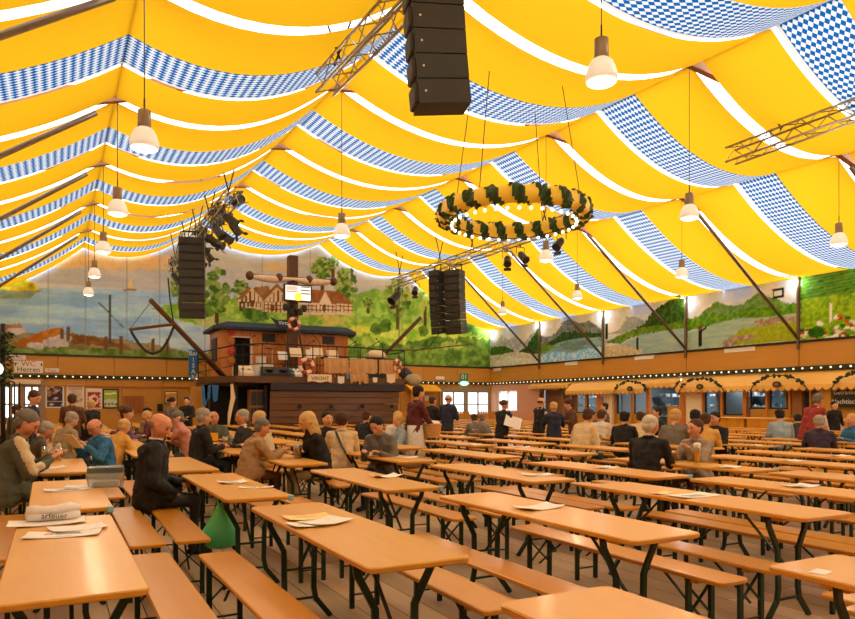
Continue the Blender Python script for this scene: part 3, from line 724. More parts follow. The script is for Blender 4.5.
# ---------------------------------------------------------------- back wall: doors, posters, signs
def bx(px): return onY(px, YB)[0]
def door(name, pa, pb, zt, label=None):
    d = empty(name); struct(d); x0, x1 = bx(pa), bx(pb)
    fm = 'greyframe'; mat(fm, '9A8468', .5)
    MB().bevbox(x0 - .12, x1 + .12, YB - .14, YB - .04, zt, zt + .22, .01).build('lintel', fm, d)
    n = 2
    for k in range(n + 1):
        x = x0 + (x1 - x0) * k / n; MB().bevbox(x - .1, x + .1, YB - .14, YB - .04, 0, zt, .01).build('jamb', fm, d)
    for k in range(n):
        a_ = x0 + (x1 - x0) * k / n + .1; c_ = x0 + (x1 - x0) * (k + 1) / n - .1; w_ = c_ - a_
        for q in range(2):
            u0 = a_ + w_ * q / 2; u1 = u0 + w_ / 2
            lf = MB(); lf.box(u0, u0 + .05, YB - .11, YB - .06, 0, zt); lf.box(u1 - .05, u1, YB - .11, YB - .06, 0, zt)
            for z in (0, .9, 1.5, zt - .06): lf.box(u0, u1, YB - .11, YB - .06, z, z + (.06 if z else .85))
            lf.build('door_leaf', fm, d)
            for z0, z1 in ((.96, 1.5), (1.56, zt - .06)): MB().box(u0 + .05, u1 - .05, YB - .075, YB - .065, z0, z1).build('pane', 'daylight_pane', d)
door('door_1', 440, 489, 2.3); door('door_2', 1, 42, 2.35)
sg = empty('exit_sign', (bx(463), YB - .12, hz(377.5, onY(463, YB)[1]))); tag(sg, 'green 01 exit number sign above the far double doors', 'sign')
MB().bevbox(-.28, .28, -.02, .02, -.3, .24, .01).build('panel', 'green', sg); text('number', '01', .42, (0, -.026, .02), FR, 'white', sg)
MB().prism([(.3 * math.cos(t), -.35 + .14 * math.sin(t)) for t in [k * math.pi / 6 for k in range(12)]], -.03, .02, 0, 'y').build('running_man_lamp', emis('exit_lamp', (.35, .95, .7), .8), sg)
p = MB().bevbox(bx(435), bx(443.5), YB - .12, YB - .09, 2.98, 3.16, .004).build('white_plate', 'white'); tag(p, 'small white plate left of the 01 sign', 'sign')
# WC sign at the far left
x0, x1 = bx(14), bx(43); z0, z1 = BW(28, 373)[1], BW(28, 361)[1]
ws = empty('toilet_sign', ((x0 + x1) / 2, YB - .12, (z0 + z1) / 2)); tag(ws, 'white toilet sign reading WC Herren with arrows', 'sign')
MB().bevbox(-(x1 - x0) / 2, (x1 - x0) / 2, -.02, .02, -(z1 - z0) / 2, (z1 - z0) / 2, .01).build('panel', 'white', ws)
text('word', 'WC', .32, (0, -.026, .13), FR, 'red', ws); text('word', 'Herren', .3, (0, -.026, -.12), FR, 'ink', ws)
for s_ in (-1, 1): MB().prism([(s_ * .5, .2), (s_ * .5 - .05, .1), (s_ * .5 - .015, .1), (s_ * .5 - .015, .02), (s_ * .5 + .015, .02), (s_ * .5 + .015, .1), (s_ * .5 + .05, .1)], -.026, -.02, 0, 'y').build('arrow', 'ink', ws)
w2 = empty('toilet_sign', (bx(17), YB - .12, BW(17, 357.5)[1])); tag(w2, 'narrow white WC sign above the larger toilet sign', 'sign')
MB().bevbox(-.3, .34, -.02, .02, -.1, .1, .005).build('panel', 'white', w2); text('word', 'QWC', .17, (0, -.026, 0), FR, 'ink', w2)
p = empty('white_plate', (bx(52), YB - .12, BW(52, 370.5)[1])); tag(p, 'small white plate with red letters right of the toilet sign', 'sign'); MB().bevbox(-.28, .28, -.015, .015, -.09, .09, .004).build('panel', 'white', p); text('word', 'T com', .13, (0, -.02, 0), FR, 'red', p)
# valance above left door
o = MB().bevbox(bx(10), bx(41), YB - .35, YB - .05, 2.42, 2.62, .01).build('door_canopy', 'cream'); tag(o, 'small cream canopy board above the left glass door', 'canopy')
# posters
def poster(pa, pb, pt, pbm, bgc, label, draw, frame='white'):
    x0, x1 = bx(pa), bx(pb); zc = onY((pa + pb) / 2, YB)[1]; z1, z0 = hz(pt, zc), hz(pbm, zc); w_, h_ = x1 - x0, z1 - z0
    e = empty('poster', ((x0 + x1) / 2, YB - .06, (z0 + z1) / 2)); tag(e, label, 'poster')
    MB().bevbox(-w_ / 2, w_ / 2, -.03, .0, -h_ / 2, h_ / 2, .006).build('frame', frame, e)
    c = Canvas(-w_ / 2 + .06, w_ / 2 - .06, -h_ / 2 + .06, h_ / 2 - .06, .03, int(pa)); c.put(c.V > -9, bgc); draw(c, w_, h_)
    o = canvas_mesh(c, 'print', 'y', -.033, None, e)
def d1(c, w, h):
    for k in range(26): r_ = random.Random(k); c.blob((r_.uniform(-w / 2, w / 2), r_.uniform(-h / 2, h / 2)), (.09, .06), r_.choice(('C8B8A8', '7A5A70', 'B08A50', '2A2640')), None, 1, .4)
    c.poly([(-w / 2, -.25), (w / 2, -.25), (w / 2, -.2), (-w / 2, -.2)], 'D8C8B8')
def d2(c, w, h):
    c.blob((0, .1), (.25, .2), 'C8A890', 'E4D4C4', 1, .5)
    for k in range(5): c.poly([(-.3, .3 + .07 * k), (.3, .3 + .07 * k), (.3, .33 + .07 * k), (-.3, .33 + .07 * k)], 'B09080')
    for k in range(8): r_ = random.Random(k); c.blob((r_.uniform(-.3, .3), r_.uniform(-.5, -.1)), (.08, .05), r_.choice(('A07060', 'C8A870', '8090A0')), None, 1, .4)
def d3(c, w, h):
    c.poly([(-.3, .3), (.3, .3), (.3, .42), (-.3, .42)], 'F0E0D8')
    c.blob((-.03, -.05), (.22, .25), 'F0E8E0', None, 1, .4); c.blob((.02, -.05), (.1, .12), 'B83028', None, 1, .3)
    for k in range(4): c.blob((.27, -.3 + .16 * k), (.05, .05), 'F4E8E0', None, 1, .2)
def d4(c, w, h):
    c.blob((0, -.2), (.35, .2), 'E4E8D8', 'B8C0A8', 1, .4)
    for k in range(4): c.blob((-.22 + .15 * k, -.25), (.045, .06), '6A7A4A', None, 1, .2)
    c.poly([(-.25, .2), (.25, .22), (.25, .28), (-.25, .26)], 'F0F0D0')
poster(45.5, 64, 385, 408, '3A3450', 'tall white framed poster in dark violet tones on the back wall', d1)
poster(66.5, 84, 385, 408.5, 'E0D0C4', 'pale white framed poster behind the man in the brown jacket', d2)
poster(86, 102, 388.5, 409, 'B83A30', 'red and white poster behind the fair-haired man in black', d3)
poster(102.5, 118.5, 389, 408.5, 'A8C048', 'green and yellow framed poster right of the red one', d4, 'dark_steel')
poster(164, 177.5, 391, 404.5, 'D89040', 'small orange picture right of the brown wooden hatch', d4, 'truss_wood')
x0, x1 = bx(123), bx(144)
h_ = empty('wooden_hatch', ((x0 + x1) / 2, YB - .07, 0)); tag(h_, 'brown wooden hatch shutter in the back wall right of the green poster', 'hatch')
za, zb = BW(133, 413.5)[1], BW(133, 396)[1]; mat('shutter_brown', 'A05C1C', .5)
for k in range(6): w_ = (x1 - x0) / 6; MB().bevbox(-(x1 - x0) / 2 + k * w_ + .005, -(x1 - x0) / 2 + (k + 1) * w_ - .005, -.04, 0, za, zb, .006).build('slat', 'shutter_brown', h_)
# white panel painted in for a lit opening right of the picture and dark screens
o = MB().bevbox(bx(184), bx(188), YB - .3, YB - .1, 1.1, BW(186, 397)[1], .01).build('dark_box', 'black'); tag(o, 'tall dark box against the back wall left of the boat', 'cabinet')
o = MB().bevbox(bx(189), bx(197), YB - .2, YB - .06, BW(193, 409)[1], BW(193, 396.5)[1], .01).build('lit_opening_panel', 'white'); tag(o, 'white panel standing for a lit opening in the back wall beside the boat stage', 'board')
o = MB().bevbox(bx(157), bx(162), YB - .4, YB - .1, 1.2, BW(160, 404)[1], .01).build('dark_box', 'black'); tag(o, 'low dark box on the back wall near the small orange picture', 'cabinet')
# yellow bar awning between the boat and the double doors
x0, x1 = bx(404), bx(434)
aw = empty('bar_awning', ((x0 + x1) / 2, YB - .64, 0)); tag(aw, 'bright yellow bar awning right of the boat', 'awning')
mat('awning_yellow', 'F0B430', .5); w_ = (x1 - x0) / 2
MB().add([(-w_, .45, 2.66), (w_, .45, 2.66), (w_, -.4, 2.3), (-w_, -.4, 2.3), (-w_, .45, 2.62), (w_, .45, 2.62), (w_, -.4, 2.26), (-w_, -.4, 2.26)], [(0, 1, 2, 3), (7, 6, 5, 4), (0, 3, 7, 4), (1, 5, 6, 2), (3, 2, 6, 7), (0, 4, 5, 1)]).build('roof_sheet', 'awning_yellow', aw)
for s_ in (-1, 1): MB().box(s_ * w_ - .04, s_ * w_ + .04, -.4, -.32, 0, 2.3).build('post', 'post_wood', aw)
MB().bevbox(-w_, w_, -.4, -.1, .0, 1.1, .01).build('bar_front', 'wall_wood', aw)
for k in range(2): o = MB().bevbox(bx(418 + 6 * k), bx(422 + 6 * k), YB - .09, YB - .06, 1.75, 2.05, .004).build('notice', 'white'); tag(o, 'small white notice on the wall under the yellow awning, %s one' % ('left', 'right')[k], 'notice')
# slatted fence screens in front of the double doors
for k, (pa, pb, lb) in enumerate(((455, 472, 'low wooden slatted fence screen before the double doors'), (478, 510, 'low wooden slatted fence screen before the far corner'), (395, 408, 'low slatted screen by the right end of the boat'))):
    Yf = 33.2; x0, x1 = onY(pa, Yf)[0], onY(pb, Yf)[0]; f = empty('fence_screen', (x0, Yf, 0)); tag(f, lb, 'fence'); n = int((x1 - x0) / .16)
    for q in range(n): MB().bevbox(q * .16, q * .16 + .12, -.02, .02, .0, 1.15, .005).build('slat', 'bench_wood', f)
    for z in (.2, .95): MB().bevbox(0, n * .16, .02, .05, z, z + .08, .005).build('rail', 'bench_wood', f)
# blue arrow banner beside the boat bow
x, z = onY(193.2, 33.5)
g = empty('arrow_banner', (x, 33.5, hz(366, z))); tag(g, 'blue arrow shaped banner with white letters reading Bar ISAR', 'sign')
k = z / F; W_, H_ = 4.4 * k, 16 * k
MB().prism([(-W_, H_), (W_, H_), (W_, -H_ * .62), (0, -H_), (-W_, -H_ * .62)], -.03, .03, 0, 'y').build('panel', 'blue_sign', g)
text('word', 'Bar', .3, (0, -.036, H_ * .78), FR, 'white', g)
for q, ch in enumerate('ISAR'): text('letter', ch, .3, (0, -.036, H_ * .38 - q * .27), FR, 'white', g)
MB().prism([(-.0, -H_ * .98), (W_ * .98, -H_ * .62), (W_ * .98, -H_ * .38)], -.036, -.031, 0, 'y').build('white_tip', 'white', g)
# leafy pole with globe lamps at the left edge
x, y = zx(3, 15.5)
lp = empty('leafy_pole', (x, y, 0)); tag(lp, 'lamp pole wound with green hop leaves at the left edge', 'pole')
MB().tube([(0, 0, 0), (0, 0, 3.3)], .05, 10).build('pole', 'dark_steel', lp, smooth=True)
for k in range(3): MB().tube([(.12 + .1 * k, 0, 0), (.12 + .1 * k, 0, 2.0)], .015, 6).build('rod', 'dark_steel', lp)
m_ = MB(); rs = random.Random(3)
for k in range(420):
    z = rs.uniform(1.9, 3.1); r_ = rs.uniform(.0, .3) * (1 - .5 * abs(z - 2.6)); t = rs.uniform(0, 6.28); c = (r_ * math.cos(t), r_ * math.sin(t), z); d = .05
    a_ = rs.uniform(0, 6.28); u = Vector((math.cos(a_), math.sin(a_), rs.uniform(-.6, .6))) * d; v = Vector((-math.sin(a_), math.cos(a_), rs.uniform(-1, 1))) * d * .7; c = Vector(c)
    m_.add([c - u, c + v, c + u, c - v], [(0, 1, 2, 3)])
o = m_.build('hop_leaves', 'leaf', lp); o['kind'] = 'stuff'
MB().ball((-.12, -.35, 2.28), .15, 14, 10).build('globe', emis('globe', (1, .93, .8), .9), lp, smooth=True); MB().tube([(0, 0, 2.1), (-.12, -.35, 2.12)], .02).build('arm', 'dark_steel', lp)
# ---------------------------------------------------------------- the boat-shaped band stage
mat('net', 'C9A070', .8, noise=.35, scale=30); mat('ring_white', 'E8DCC8', .5, noise=.05); mat('ring_red', 'C04028', .5, noise=.05)
mat('rope', '5A4630', .8); mat('sail', 'E8CDB4', .7, noise=.15, scale=6); mat('shade_black', (.012, .01, .009), .8)  # the near-black is painted in for shade inside the boat
YD = 26.0; ZD = 2.58                                    # front edge of the deck
def fx(px, y=YD): return onY(px, y)[0]
boat = empty('boat_stage', (fx(330), YD, 0)); tag(boat, 'dark wooden boat-shaped band stage with navy roofed cabin', 'stage')
OX, OY = boat.location.x, boat.location.y
def loc(px, y=YD): return onY(px, y)[0] - OX
xl, xh, xr = loc(236), loc(271), loc(405)
bow = (loc(196, 35.0), 35.0 - OY); mid = (loc(206, 31) , 31 - OY)
deck = [(xl, 0), (xr, 0), (xr + .35, 1.2), (xr + .2, 5), (xr - .3, 8.6), bow, mid, (xl - 1.0, 2.0)]
MB().prism(deck, ZD - .24, ZD, 0, 'z').build('deck', 'deck_wood', boat)
# hull planks
nz_ = 8; hz0 = .05; hh = (ZD - .53 - hz0) / nz_
for k in range(nz_):
    z0 = hz0 + k * hh; t = k / nz_; off = .35 * (1 - t) ** 2
    P = [(xh, .1 + off), (xr - .2 - off, .1 + off), (xr + .2 - off, 1.2), (xr + .1 - off, 5)]
    m_ = MB(); R = [[(x, y, z0), (x, y, z0 + hh - .02), (x, y + .08, z0 + hh - .02), (x, y + .08, z0)] for x, y in P]
    m_.rings(R); m_.build('hull_plank', 'hull_wood', boat)
MB().prism([(xh, .02), (xr, .02), (xr + .33, 1.2), (xr + .2, 5), (xr + .1, 5), (xr + .2, 1.25), (xr - .05, .14), (xh, .14)], ZD - .52, ZD - .25, 0, 'z').build('rubbing_band', mat('band_navy', '241C2C', .5), boat)
for k in range(4): MB().lathe([(.02, 0), (.09, .02), (.09, .05), (.02, .06)], 12).build('porthole', 'dark_steel', boat, (xh + 1.1 + k * 1.3, .02, 1.45))
for o_ in boat.children:
    if o_.name.startswith('porthole'): o_.rotation_euler = (math.pi / 2, 0, 0)
MB().prism([(xh + .05, .75), (xr - .6, .75), (xr - .5, 4.8), (xh + .05, 4.8)], 0, ZD - .25, 0, 'z').build('hull_gap_blocker', 'shade_black', boat)  # dark box added behind the planks so no light shows through the gaps
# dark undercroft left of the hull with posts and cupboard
MB().bevbox(loc(213, 27.5), xh, 2.2, 2.3, 0, ZD - .33, .01).build('undercroft_shade', 'shade_black', boat)  # near-black panel stands in for the shade under the open deck
for p_, yy in ((214, 1.3), (238, .3), (268, .3)): MB().bevbox(loc(p_) - .06, loc(p_) + .06, yy, yy + .12, 0, ZD - .33, .01).build('stage_post', 'shade_black', boat)
cb = MB().bevbox(loc(253), loc(267), .5, .9, 0, ZD - .5, .01).build('cupboard', 'truss_wood', boat)
for q in range(2):
    for r_ in range(3): MB().bevbox(loc(254) + q * .26, loc(254) + q * .26 + .22, .46, .5, .25 + r_ * .62, .78 + r_ * .62, .005).build('cupboard_pane', 'black', cb)
MB().box(fx(200), fx(212), 27.8, 28.0, .05, 2.2).build('side_wall', 'wall_wood', boat, (-OX, -OY, 0))
for p_, h_ in ((206, .7), (209, .5), (217, .55)):
    MB().prism([(0, 0), (.24, 0), (.2, -h_), (.1, -h_ - .08), (.03, -h_)], -.01, .01, 0, 'y').build('blue_pennant', 'blue_sign', boat, (loc(p_), .9, ZD - .34))
MB().tube([(0, 0, 0), (.05, .02, -.5), (-.08, .0, -1.1), (-.12, .02, -1.6)], [.05, .09, .07, .03], 7).build('hanging_flag', 'cream', boat, (loc(233), .2, ZD - .3))
# railing
def rail(pts, z, posts=True):
    rl = empty('railing'); rl.parent = boat
    for dz in (0, .38, .75):
        MB().tube([(x, y, z(i) + 1.18 - dz) for i, (x, y) in enumerate(pts)], .028 if dz == 0 else .016, 6).build('rail_bar', 'dark_steel', rl)
    for i, (x, y) in enumerate(pts): MB().tube([(x, y, ZD), (x, y, z(i) + 1.2)], .022, 6).build('rail_post', 'dark_steel', rl)
rp = [(xl - 1.0, 2.0), (xl, .06)] + [(xl + (xr - xl) * k / 7, .06) for k in range(1, 8)] + [(xr + .3, 1.2), (xr + .2, 3)]
rail(rp, lambda i: ZD + (-.25 if i == 0 else -.05 if i == 1 else .04 if i < 7 else -.02))
rail([mid, (xl - 1.0, 2.0)], lambda i: ZD - .25)
# cabin
cy = 30.2 - OY; cz = hz(334, 31.5); cx0, cx1 = loc(220, 30.2), loc(348, 30.2)
cab = empty('cabin', (0, cy, 0)); cab.parent = boat
dx0, dx1 = loc(233, 30.2), loc(250, 30.2)
m_ = MB()
for x0, x1, z0, z1 in ((cx0, dx0, ZD, cz), (dx0, dx1, hz(341, 31.5), cz), (dx1, cx1, ZD, cz)):
    n = max(1, int((x1 - x0) / .3)); w_ = (x1 - x0) / n
    for k in range(n): MB().bevbox(x0 + k * w_, x0 + (k + 1) * w_ - .01, -.05, .05, z0, z1, .006).build('cabin_board', 'cabin_wood', cab)
MB().box(cx0, cx0 + .1, .05, 2.2, ZD, cz).build('cabin_side', 'cabin_wood', cab); MB().box(cx1 - .1, cx1, .05, 2.2, ZD, cz).build('cabin_side', 'cabin_wood', cab)
MB().box(cx0, cx1, 2.1, 2.2, ZD, cz).build('cabin_back', 'shade_black', cab)
MB().box(dx0 - .4, dx1 + .4, .6, .7, ZD, cz).build('doorway_shade', 'shade_black', cab)  # near-black sheet painted in as the shade behind the doorway
fr = MB(); fr.box(dx0 - .05, dx0, -.07, .07, ZD, hz(341, 31.5)); fr.box(dx1, dx1 + .05, -.07, .07, ZD, hz(341, 31.5)); fr.box(dx0 - .05, dx1 + .05, -.07, .07, hz(341, 31.5), hz(341, 31.5) + .05); fr.build('door_frame', 'cream', cab)
for pa, pb in ((262, 275), (322, 334)): MB().bevbox(loc(pa, 30.2), loc(pb, 30.2), -.08, -.04, hz(344, 31.5), hz(336, 31.5), .01).build('cabin_window', 'black', cab)
MB().bevbox(cx0 - .05, cx0 + .02, 0.6, 1.6, ZD + .8, cz - .3, .01).build('cabin_window', 'black', cab)
R0 = [(cx0 - .35, -.4), (cx1 + .2, -.5), (cx1 + .6, .8), (cx1 + .4, 2.5), (cx0 - .25, 2.5)]
def inset(P, d, z): c = Vector((sum(p[0] for p in P) / len(P), sum(p[1] for p in P) / len(P))); return [(p[0] + (c.x - p[0]) * d, p[1] + (c.y - p[1]) * d, z) for p in P]
MB().rings([inset(R0, 0, cz), inset(R0, 0, cz + .12), inset(R0, .16, cz + .34)]).build('cabin_roof', 'navy', cab)
for k in range(4): MB().ball((cx0 + .45, -.12, ZD + .8 + k * .42), (.16, .07, .2), 8, 6).build('red_lantern', 'ring_red' if k % 2 else 'cabin_wood', cab)
# mast with yard, rolled sail, screen
ym = 29.2; mx_ = loc(292.5, ym); zm = onY(292.5, ym)[1]
ms = empty('mast', (mx_, ym - OY, 0)); ms.parent = boat
MB().bevbox(-.2, .2, -.2, .2, ZD, hz(256, zm), .03).build('mast_post', 'mast_wood', ms)
yl = loc(248, ym) - mx_; yr = loc(331, ym) - mx_
za_, zb_ = hz(274.5, onY(248, ym - .28)[1]), hz(280.5, onY(331, ym - .28)[1])
MB().tube([(yl, -.28, za_), (yr, -.28, zb_)], .05, 8).build('yard', 'mast_wood', ms, smooth=True)
n = 12; P = [(yl + (yr - yl) * k / n, -.28, za_ + (zb_ - za_) * k / n - .05 - .07 * abs(math.sin(math.pi * 2 * k / n))) for k in range(n + 1)]
MB().tube(P, [.05] + [.07 + .09 * abs(math.sin(math.pi * 2 * k / n)) for k in range(1, n)] + [.05], 8).build('rolled_sail', 'sail', ms, smooth=True)
for t in (0, .34, .7, 1): MB().ball((yl + (yr - yl) * t, -.3, za_ + (zb_ - za_) * t - .04), (.17, .17, .19), 10, 8).build('sail_knot', 'mast_wood', ms, smooth=True)
for s_ in (-1, 1): MB().tube([(s_ * .1, -.3, hz(318, zm)), (s_ * .52, -.3, ZD)], .05, 6).build('mast_strut', 'mast_wood', ms)
for k in range(5):
    a_ = (k - 2) * .2; MB().lathe([(.05, -.14), (.13, -.1), (.13, .1), (.06, .16)], 8).build('mast_lamp', 'black', ms, (a_, -.35 - .05 * (k % 2), hz(309 + 4 * (k % 2), zm)))
# screen
sx0, sx1, sz0, sz1 = loc(280, ym) - mx_, loc(308, ym) - mx_, hz(303.5, zm), hz(286, zm)
sc_ = empty('screen', ((sx0 + sx1) / 2, -.5, (sz0 + sz1) / 2)); sc_.parent = ms; w_, h_ = (sx1 - sx0) / 2, (sz1 - sz0) / 2
MB().bevbox(-w_, w_, -.06, .06, -h_, h_, .03).build('screen_case', 'black', sc_)
MB().box(-w_ + .07, w_ - .07, -.066, -.06, -h_ + .07, h_ - .07).build('display', emis('display', (.75, .76, .72), .55), sc_)
MB().box(-w_ + .1, -.03, -.07, -.066, h_ * .25, h_ - .1).build('display_block', emis('display_red', (.75, .5, .42), .4), sc_)
MB().box(-w_ + .1, -.0, -.07, -.066, h_ * .08, h_ * .16).build('display_block', 'ink', sc_)
MB().prism([(.0 + .17 * math.cos(t), -h_ * .45 + .17 * math.sin(t)) for t in [k * math.pi / 6 for k in range(12)]], -.072, -.066, 0, 'y').build('display_block', emis('display_yellow', (.95, .62, .05), .6), sc_)
for k in range(3): MB().box(.12, w_ - .1, -.07, -.066, -h_ * .1 + k * .14, -h_ * .1 + k * .14 + .05).build('display_block', 'print_grey', sc_)
# blue boat name board on cabin roof
x_, z_ = onY(281, 28.6)
nb = empty('name_board', (x_ - OX, 28.6 - OY, hz(323, z_))); nb.parent = boat
MB().prism([(-.45, .22), (-.2, .12), (.42, .16), (.42, -.2), (-.15, -.24), (-.22, -.05)], -.03, .03, 0, 'y').build('board', 'navy', nb); text('word', 'Virta', .22, (.1, -.036, 0), FR, 'white', nb)
def lifering(px, py, rpx, label, y, squash=1.0):
    x_, z_ = onY(px, y); r_ = rpx * z_ / F; o = MB().torus((0, 0, 0), r_ * .78, r_ * .24, 24, 8, 'y', 0, lambda i: 1 if (i // 3) % 2 else 0).build('life_ring', ['ring_white', 'ring_red'], None, (x_, y, hz(py, z_)), smooth=True)
    o.scale = (squash, 1, 1); return tag(o, label, 'life ring')
lifering(294, 324, 7, 'red and white life ring hanging on the boat mast', YD + 2.6)
lifering(306.5, 366, 8.5, 'red and white life ring on the left of the boat railing', YD - .1)
lifering(397.5, 366, 7.5, 'orange and white life ring on the right end of the boat railing', YD - .1, .55)
# nets and banners on the railing
def hung(pa, pb, pt, pbm, mt, name, label, cat, wavy=.0, y=YD - .04, drop=None):
    x0, x1 = fx(pa, y), fx(pb, y); z = onY((pa + pb) / 2, y)[1]; z1, z0 = hz(pt, z), hz(pbm, z); n = 12
    R = [[], []]; m_ = MB(); rs = random.Random(int(pa))
    vs = []
    for k in range(n + 1):
        x = x0 + (x1 - x0) * k / n; w = .03 * math.sin(k * 1.9) ; zz = z0 + rs.uniform(-1, 1) * wavy
        vs += [(x, y + w, z1 + rs.uniform(-.3, .3) * wavy), (x, y - .03 + w * 1.6, (z0 + z1) / 2), (x, y + w, zz)]
    m_.add(vs, [(3 * k + q, 3 * k + 3 + q, 3 * k + 4 + q, 3 * k + 1 + q) for k in range(n) for q in range(2)])
    o = m_.build(name, mt); sd = o.modifiers.new('s', 'SOLIDIFY'); sd.thickness = .012
    return tag(o, label, cat)
hung(324, 348, 358, 373, 'net', 'netting', 'beige netting panel on the boat railing beside the life ring', 'net', .03)
hung(349.5, 377, 359, 373.5, 'net', 'netting', 'wide beige netting panel in the middle of the boat railing', 'net', .04)
hung(379, 395, 360, 374, 'net', 'netting', 'narrow beige netting panel near the right end of the boat', 'net', .03)
hung(350, 368, 374, 383, 'net', 'net_drape', 'ragged net hanging below the boat rail', 'net', .12, YD - .06)
x_, z_ = onY(320, YD - .1)
nm_ = empty('name_banner', (x_, YD - .1, hz(378.5, z_))); tag(nm_, 'white pennant board with dark capital letters on the boat side', 'sign')
MB().prism([(-.48, .16), (.48, .16), (.46, -.15), (.3, -.1), (0, -.16), (-.3, -.1), (-.5, -.14)], -.02, .02, 0, 'y').build('board', 'cream', nm_); text('word', 'VIRONT', .2, (0, -.026, 0), FR, 'ink', nm_)
for pxa, pya, s_, mt, lb in ((341, 380, .14, 'white', 'small white square plate on the boat side'), (375, 380, .1, 'white', 'tiny white plate on the boat side right of the net'), (391, 378, .2, 'cream', 'cream emblem plate under the right life ring'), (349, 375, .14, 'bluesteel', 'blue grey cloth hanging between the nettings'), (331, 380, .1, 'truss_wood', 'small brown plate beside the lettered board')):
    x_, z_ = onY(pxa, YD - .02); o = MB().prism([(-s_, s_), (s_, s_), (s_ * .9, -s_ * .8), (0, -s_ * 1.1), (-s_ * .9, -s_ * .8)], -.015, .015, 0, 'y').build('plate', mt, None, (x_, YD - .02, hz(pya, z_))); tag(o, lb, 'plate')
# band equipment on deck
def stand(px, y, h, w, mt, label):
    x_ = fx(px, y); e = empty('music_stand', (x_, y, ZD)); tag(e, label, 'music stand')
    MB().tube([(0, 0, .02), (0, 0, h)], .02, 6).build('pole', 'dark_steel', e)
    for k in range(3): t = k * 2.09; MB().tube([(0, 0, .3), (.3 * math.cos(t), .3 * math.sin(t), .01)], .014, 5).build('leg', 'dark_steel', e)
    MB().add([(-w, -.05, h - .0), (w, -.05, h), (w, .12, h + .36), (-w, .12, h + .36), (-w, -.03, h - .0), (w, -.03, h), (w, .14, h + .36), (-w, .14, h + .36)], [(0, 1, 2, 3), (7, 6, 5, 4), (0, 4, 5, 1), (2, 6, 7, 3), (1, 5, 6, 2), (0, 3, 7, 4)]).build('sheet', mt, e)
stand(296, 27.2, .85, .24, 'cream', 'music stand with cream sheet left of the mast base'); stand(317, 27.4, .9, .26, 'cream', 'music stand with cream sheet right of the mast'); stand(311, 28.4, .9, .2, 'white', 'music stand with white sheet deep on the boat deck')
stand(333, 27.6, .85, .24, 'cream', 'music stand with cream sheet behind the netting'); stand(283, 28.6, .8, .2, 'white', 'music stand with white sheet left of the monitors')
def monitor(px, y, w, h, mt, label):
    e = empty('stage_monitor', (fx(px, y), y, ZD)); tag(e, label, 'monitor'); MB().add([(-w, -.2, 0), (w, -.2, 0), (w, .25, 0), (-w, .25, 0), (-w, -.2, h * .35), (w, -.2, h * .35), (w, .2, h), (-w, .2, h)], [(3, 2, 1, 0), (4, 5, 6, 7), (0, 1, 5, 4), (2, 3, 7, 6), (1, 2, 6, 5), (0, 4, 7, 3)]).build('case', mt, e)
    for s_ in (-.5, .5): MB().lathe([(.02, 0), (w * .3, 0), (w * .3, .02), (.02, .03)], 12).build('cone', 'grille_black', e, (s_ * w, -.0, h * .66))
monitor(276, 27.0, .55, .42, 'black', 'wide black wedge monitor in the middle of the deck edge'); monitor(288, 27.1, .22, .4, 'bluesteel', 'blue grey monitor left of the life ring'); monitor(296, 27.1, .2, .38, 'white', 'white monitor case beside the left life ring')
monitor(246, 27.2, .25, .45, 'cream', 'pale wedge monitor beside the drum kit')
def drum(px, y, r, h, z, label, mt='white'):
    e = empty('drum', (fx(px, y), y, ZD + z)); tag(e, label, 'drum'); MB().lathe([(r, 0), (r, h)], 18).build('shell', mt, e); MB().lathe([(r + .02, h), (r + .02, h + .03), (r - .01, h + .04), (0, h + .035)], 18).build('head', 'cream', e)
    MB().lathe([(r + .015, -.0), (r + .015, .03), (r, .03)], 18).build('rim', 'steel', e)
drum(256, 27.6, .26, .4, .05, 'white floor drum nearest the cabin door'); drum(266, 27.8, .28, .5, .02, 'large white drum in the kit', 'white'); drum(261, 28.3, .2, .25, .6, 'small white drum raised behind the kit')
for k, (px, y, h) in enumerate(((252, 27.8, 1.3), (272, 28.0, 1.2))):
    e = empty('cymbal', (fx(px, y), y, ZD)); tag(e, 'brass cymbal on thin stand at the %s of the drum kit' % ('left', 'right')[k], 'cymbal')
    MB().tube([(0, 0, .02), (0, 0, h)], .015, 6).build('pole', 'steel', e); MB().lathe([(.01, h + .05), (.06, h + .03), (.3, h), (.3, h - .005), (.01, h + .02)], 18).build('disc', mat('brass', 'B88A38', .3, .9), e)
    for q in range(3): t = q * 2.09; MB().tube([(0, 0, .3), (.25 * math.cos(t), .25 * math.sin(t), .01)], .012, 5).build('leg', 'steel', e)
for k, px in enumerate((243, 286, 303, 328, 345, 358, 368, 383, 262, 320)):
    y = 27.0 + (k % 3) * .5; e = empty('microphone_stand', (fx(px, y), y, ZD)); tag(e, 'slim black microphone stand on the boat deck, %s from the bow' % ORD[sorted((243, 286, 303, 328, 345, 358, 368, 383, 262, 320)).index(px)], 'stand')
    MB().lathe([(.15, 0), (.15, .03), (.02, .05)], 12).build('base', 'black', e); h = 1.3 + .15 * (k % 2)
    MB().tube([(0, 0, .03), (0, 0, h)], .014, 6).build('pole', 'dark_steel', e); MB().tube([(0, 0, h), (.35 * (-1) ** k, -.2, h + .25)], .012, 6).build('boom', 'dark_steel', e); MB().tube([(.35 * (-1) ** k, -.2, h + .25), (.42 * (-1) ** k, -.24, h + .28)], [.02, .035], 8).build('microphone', 'black', e)
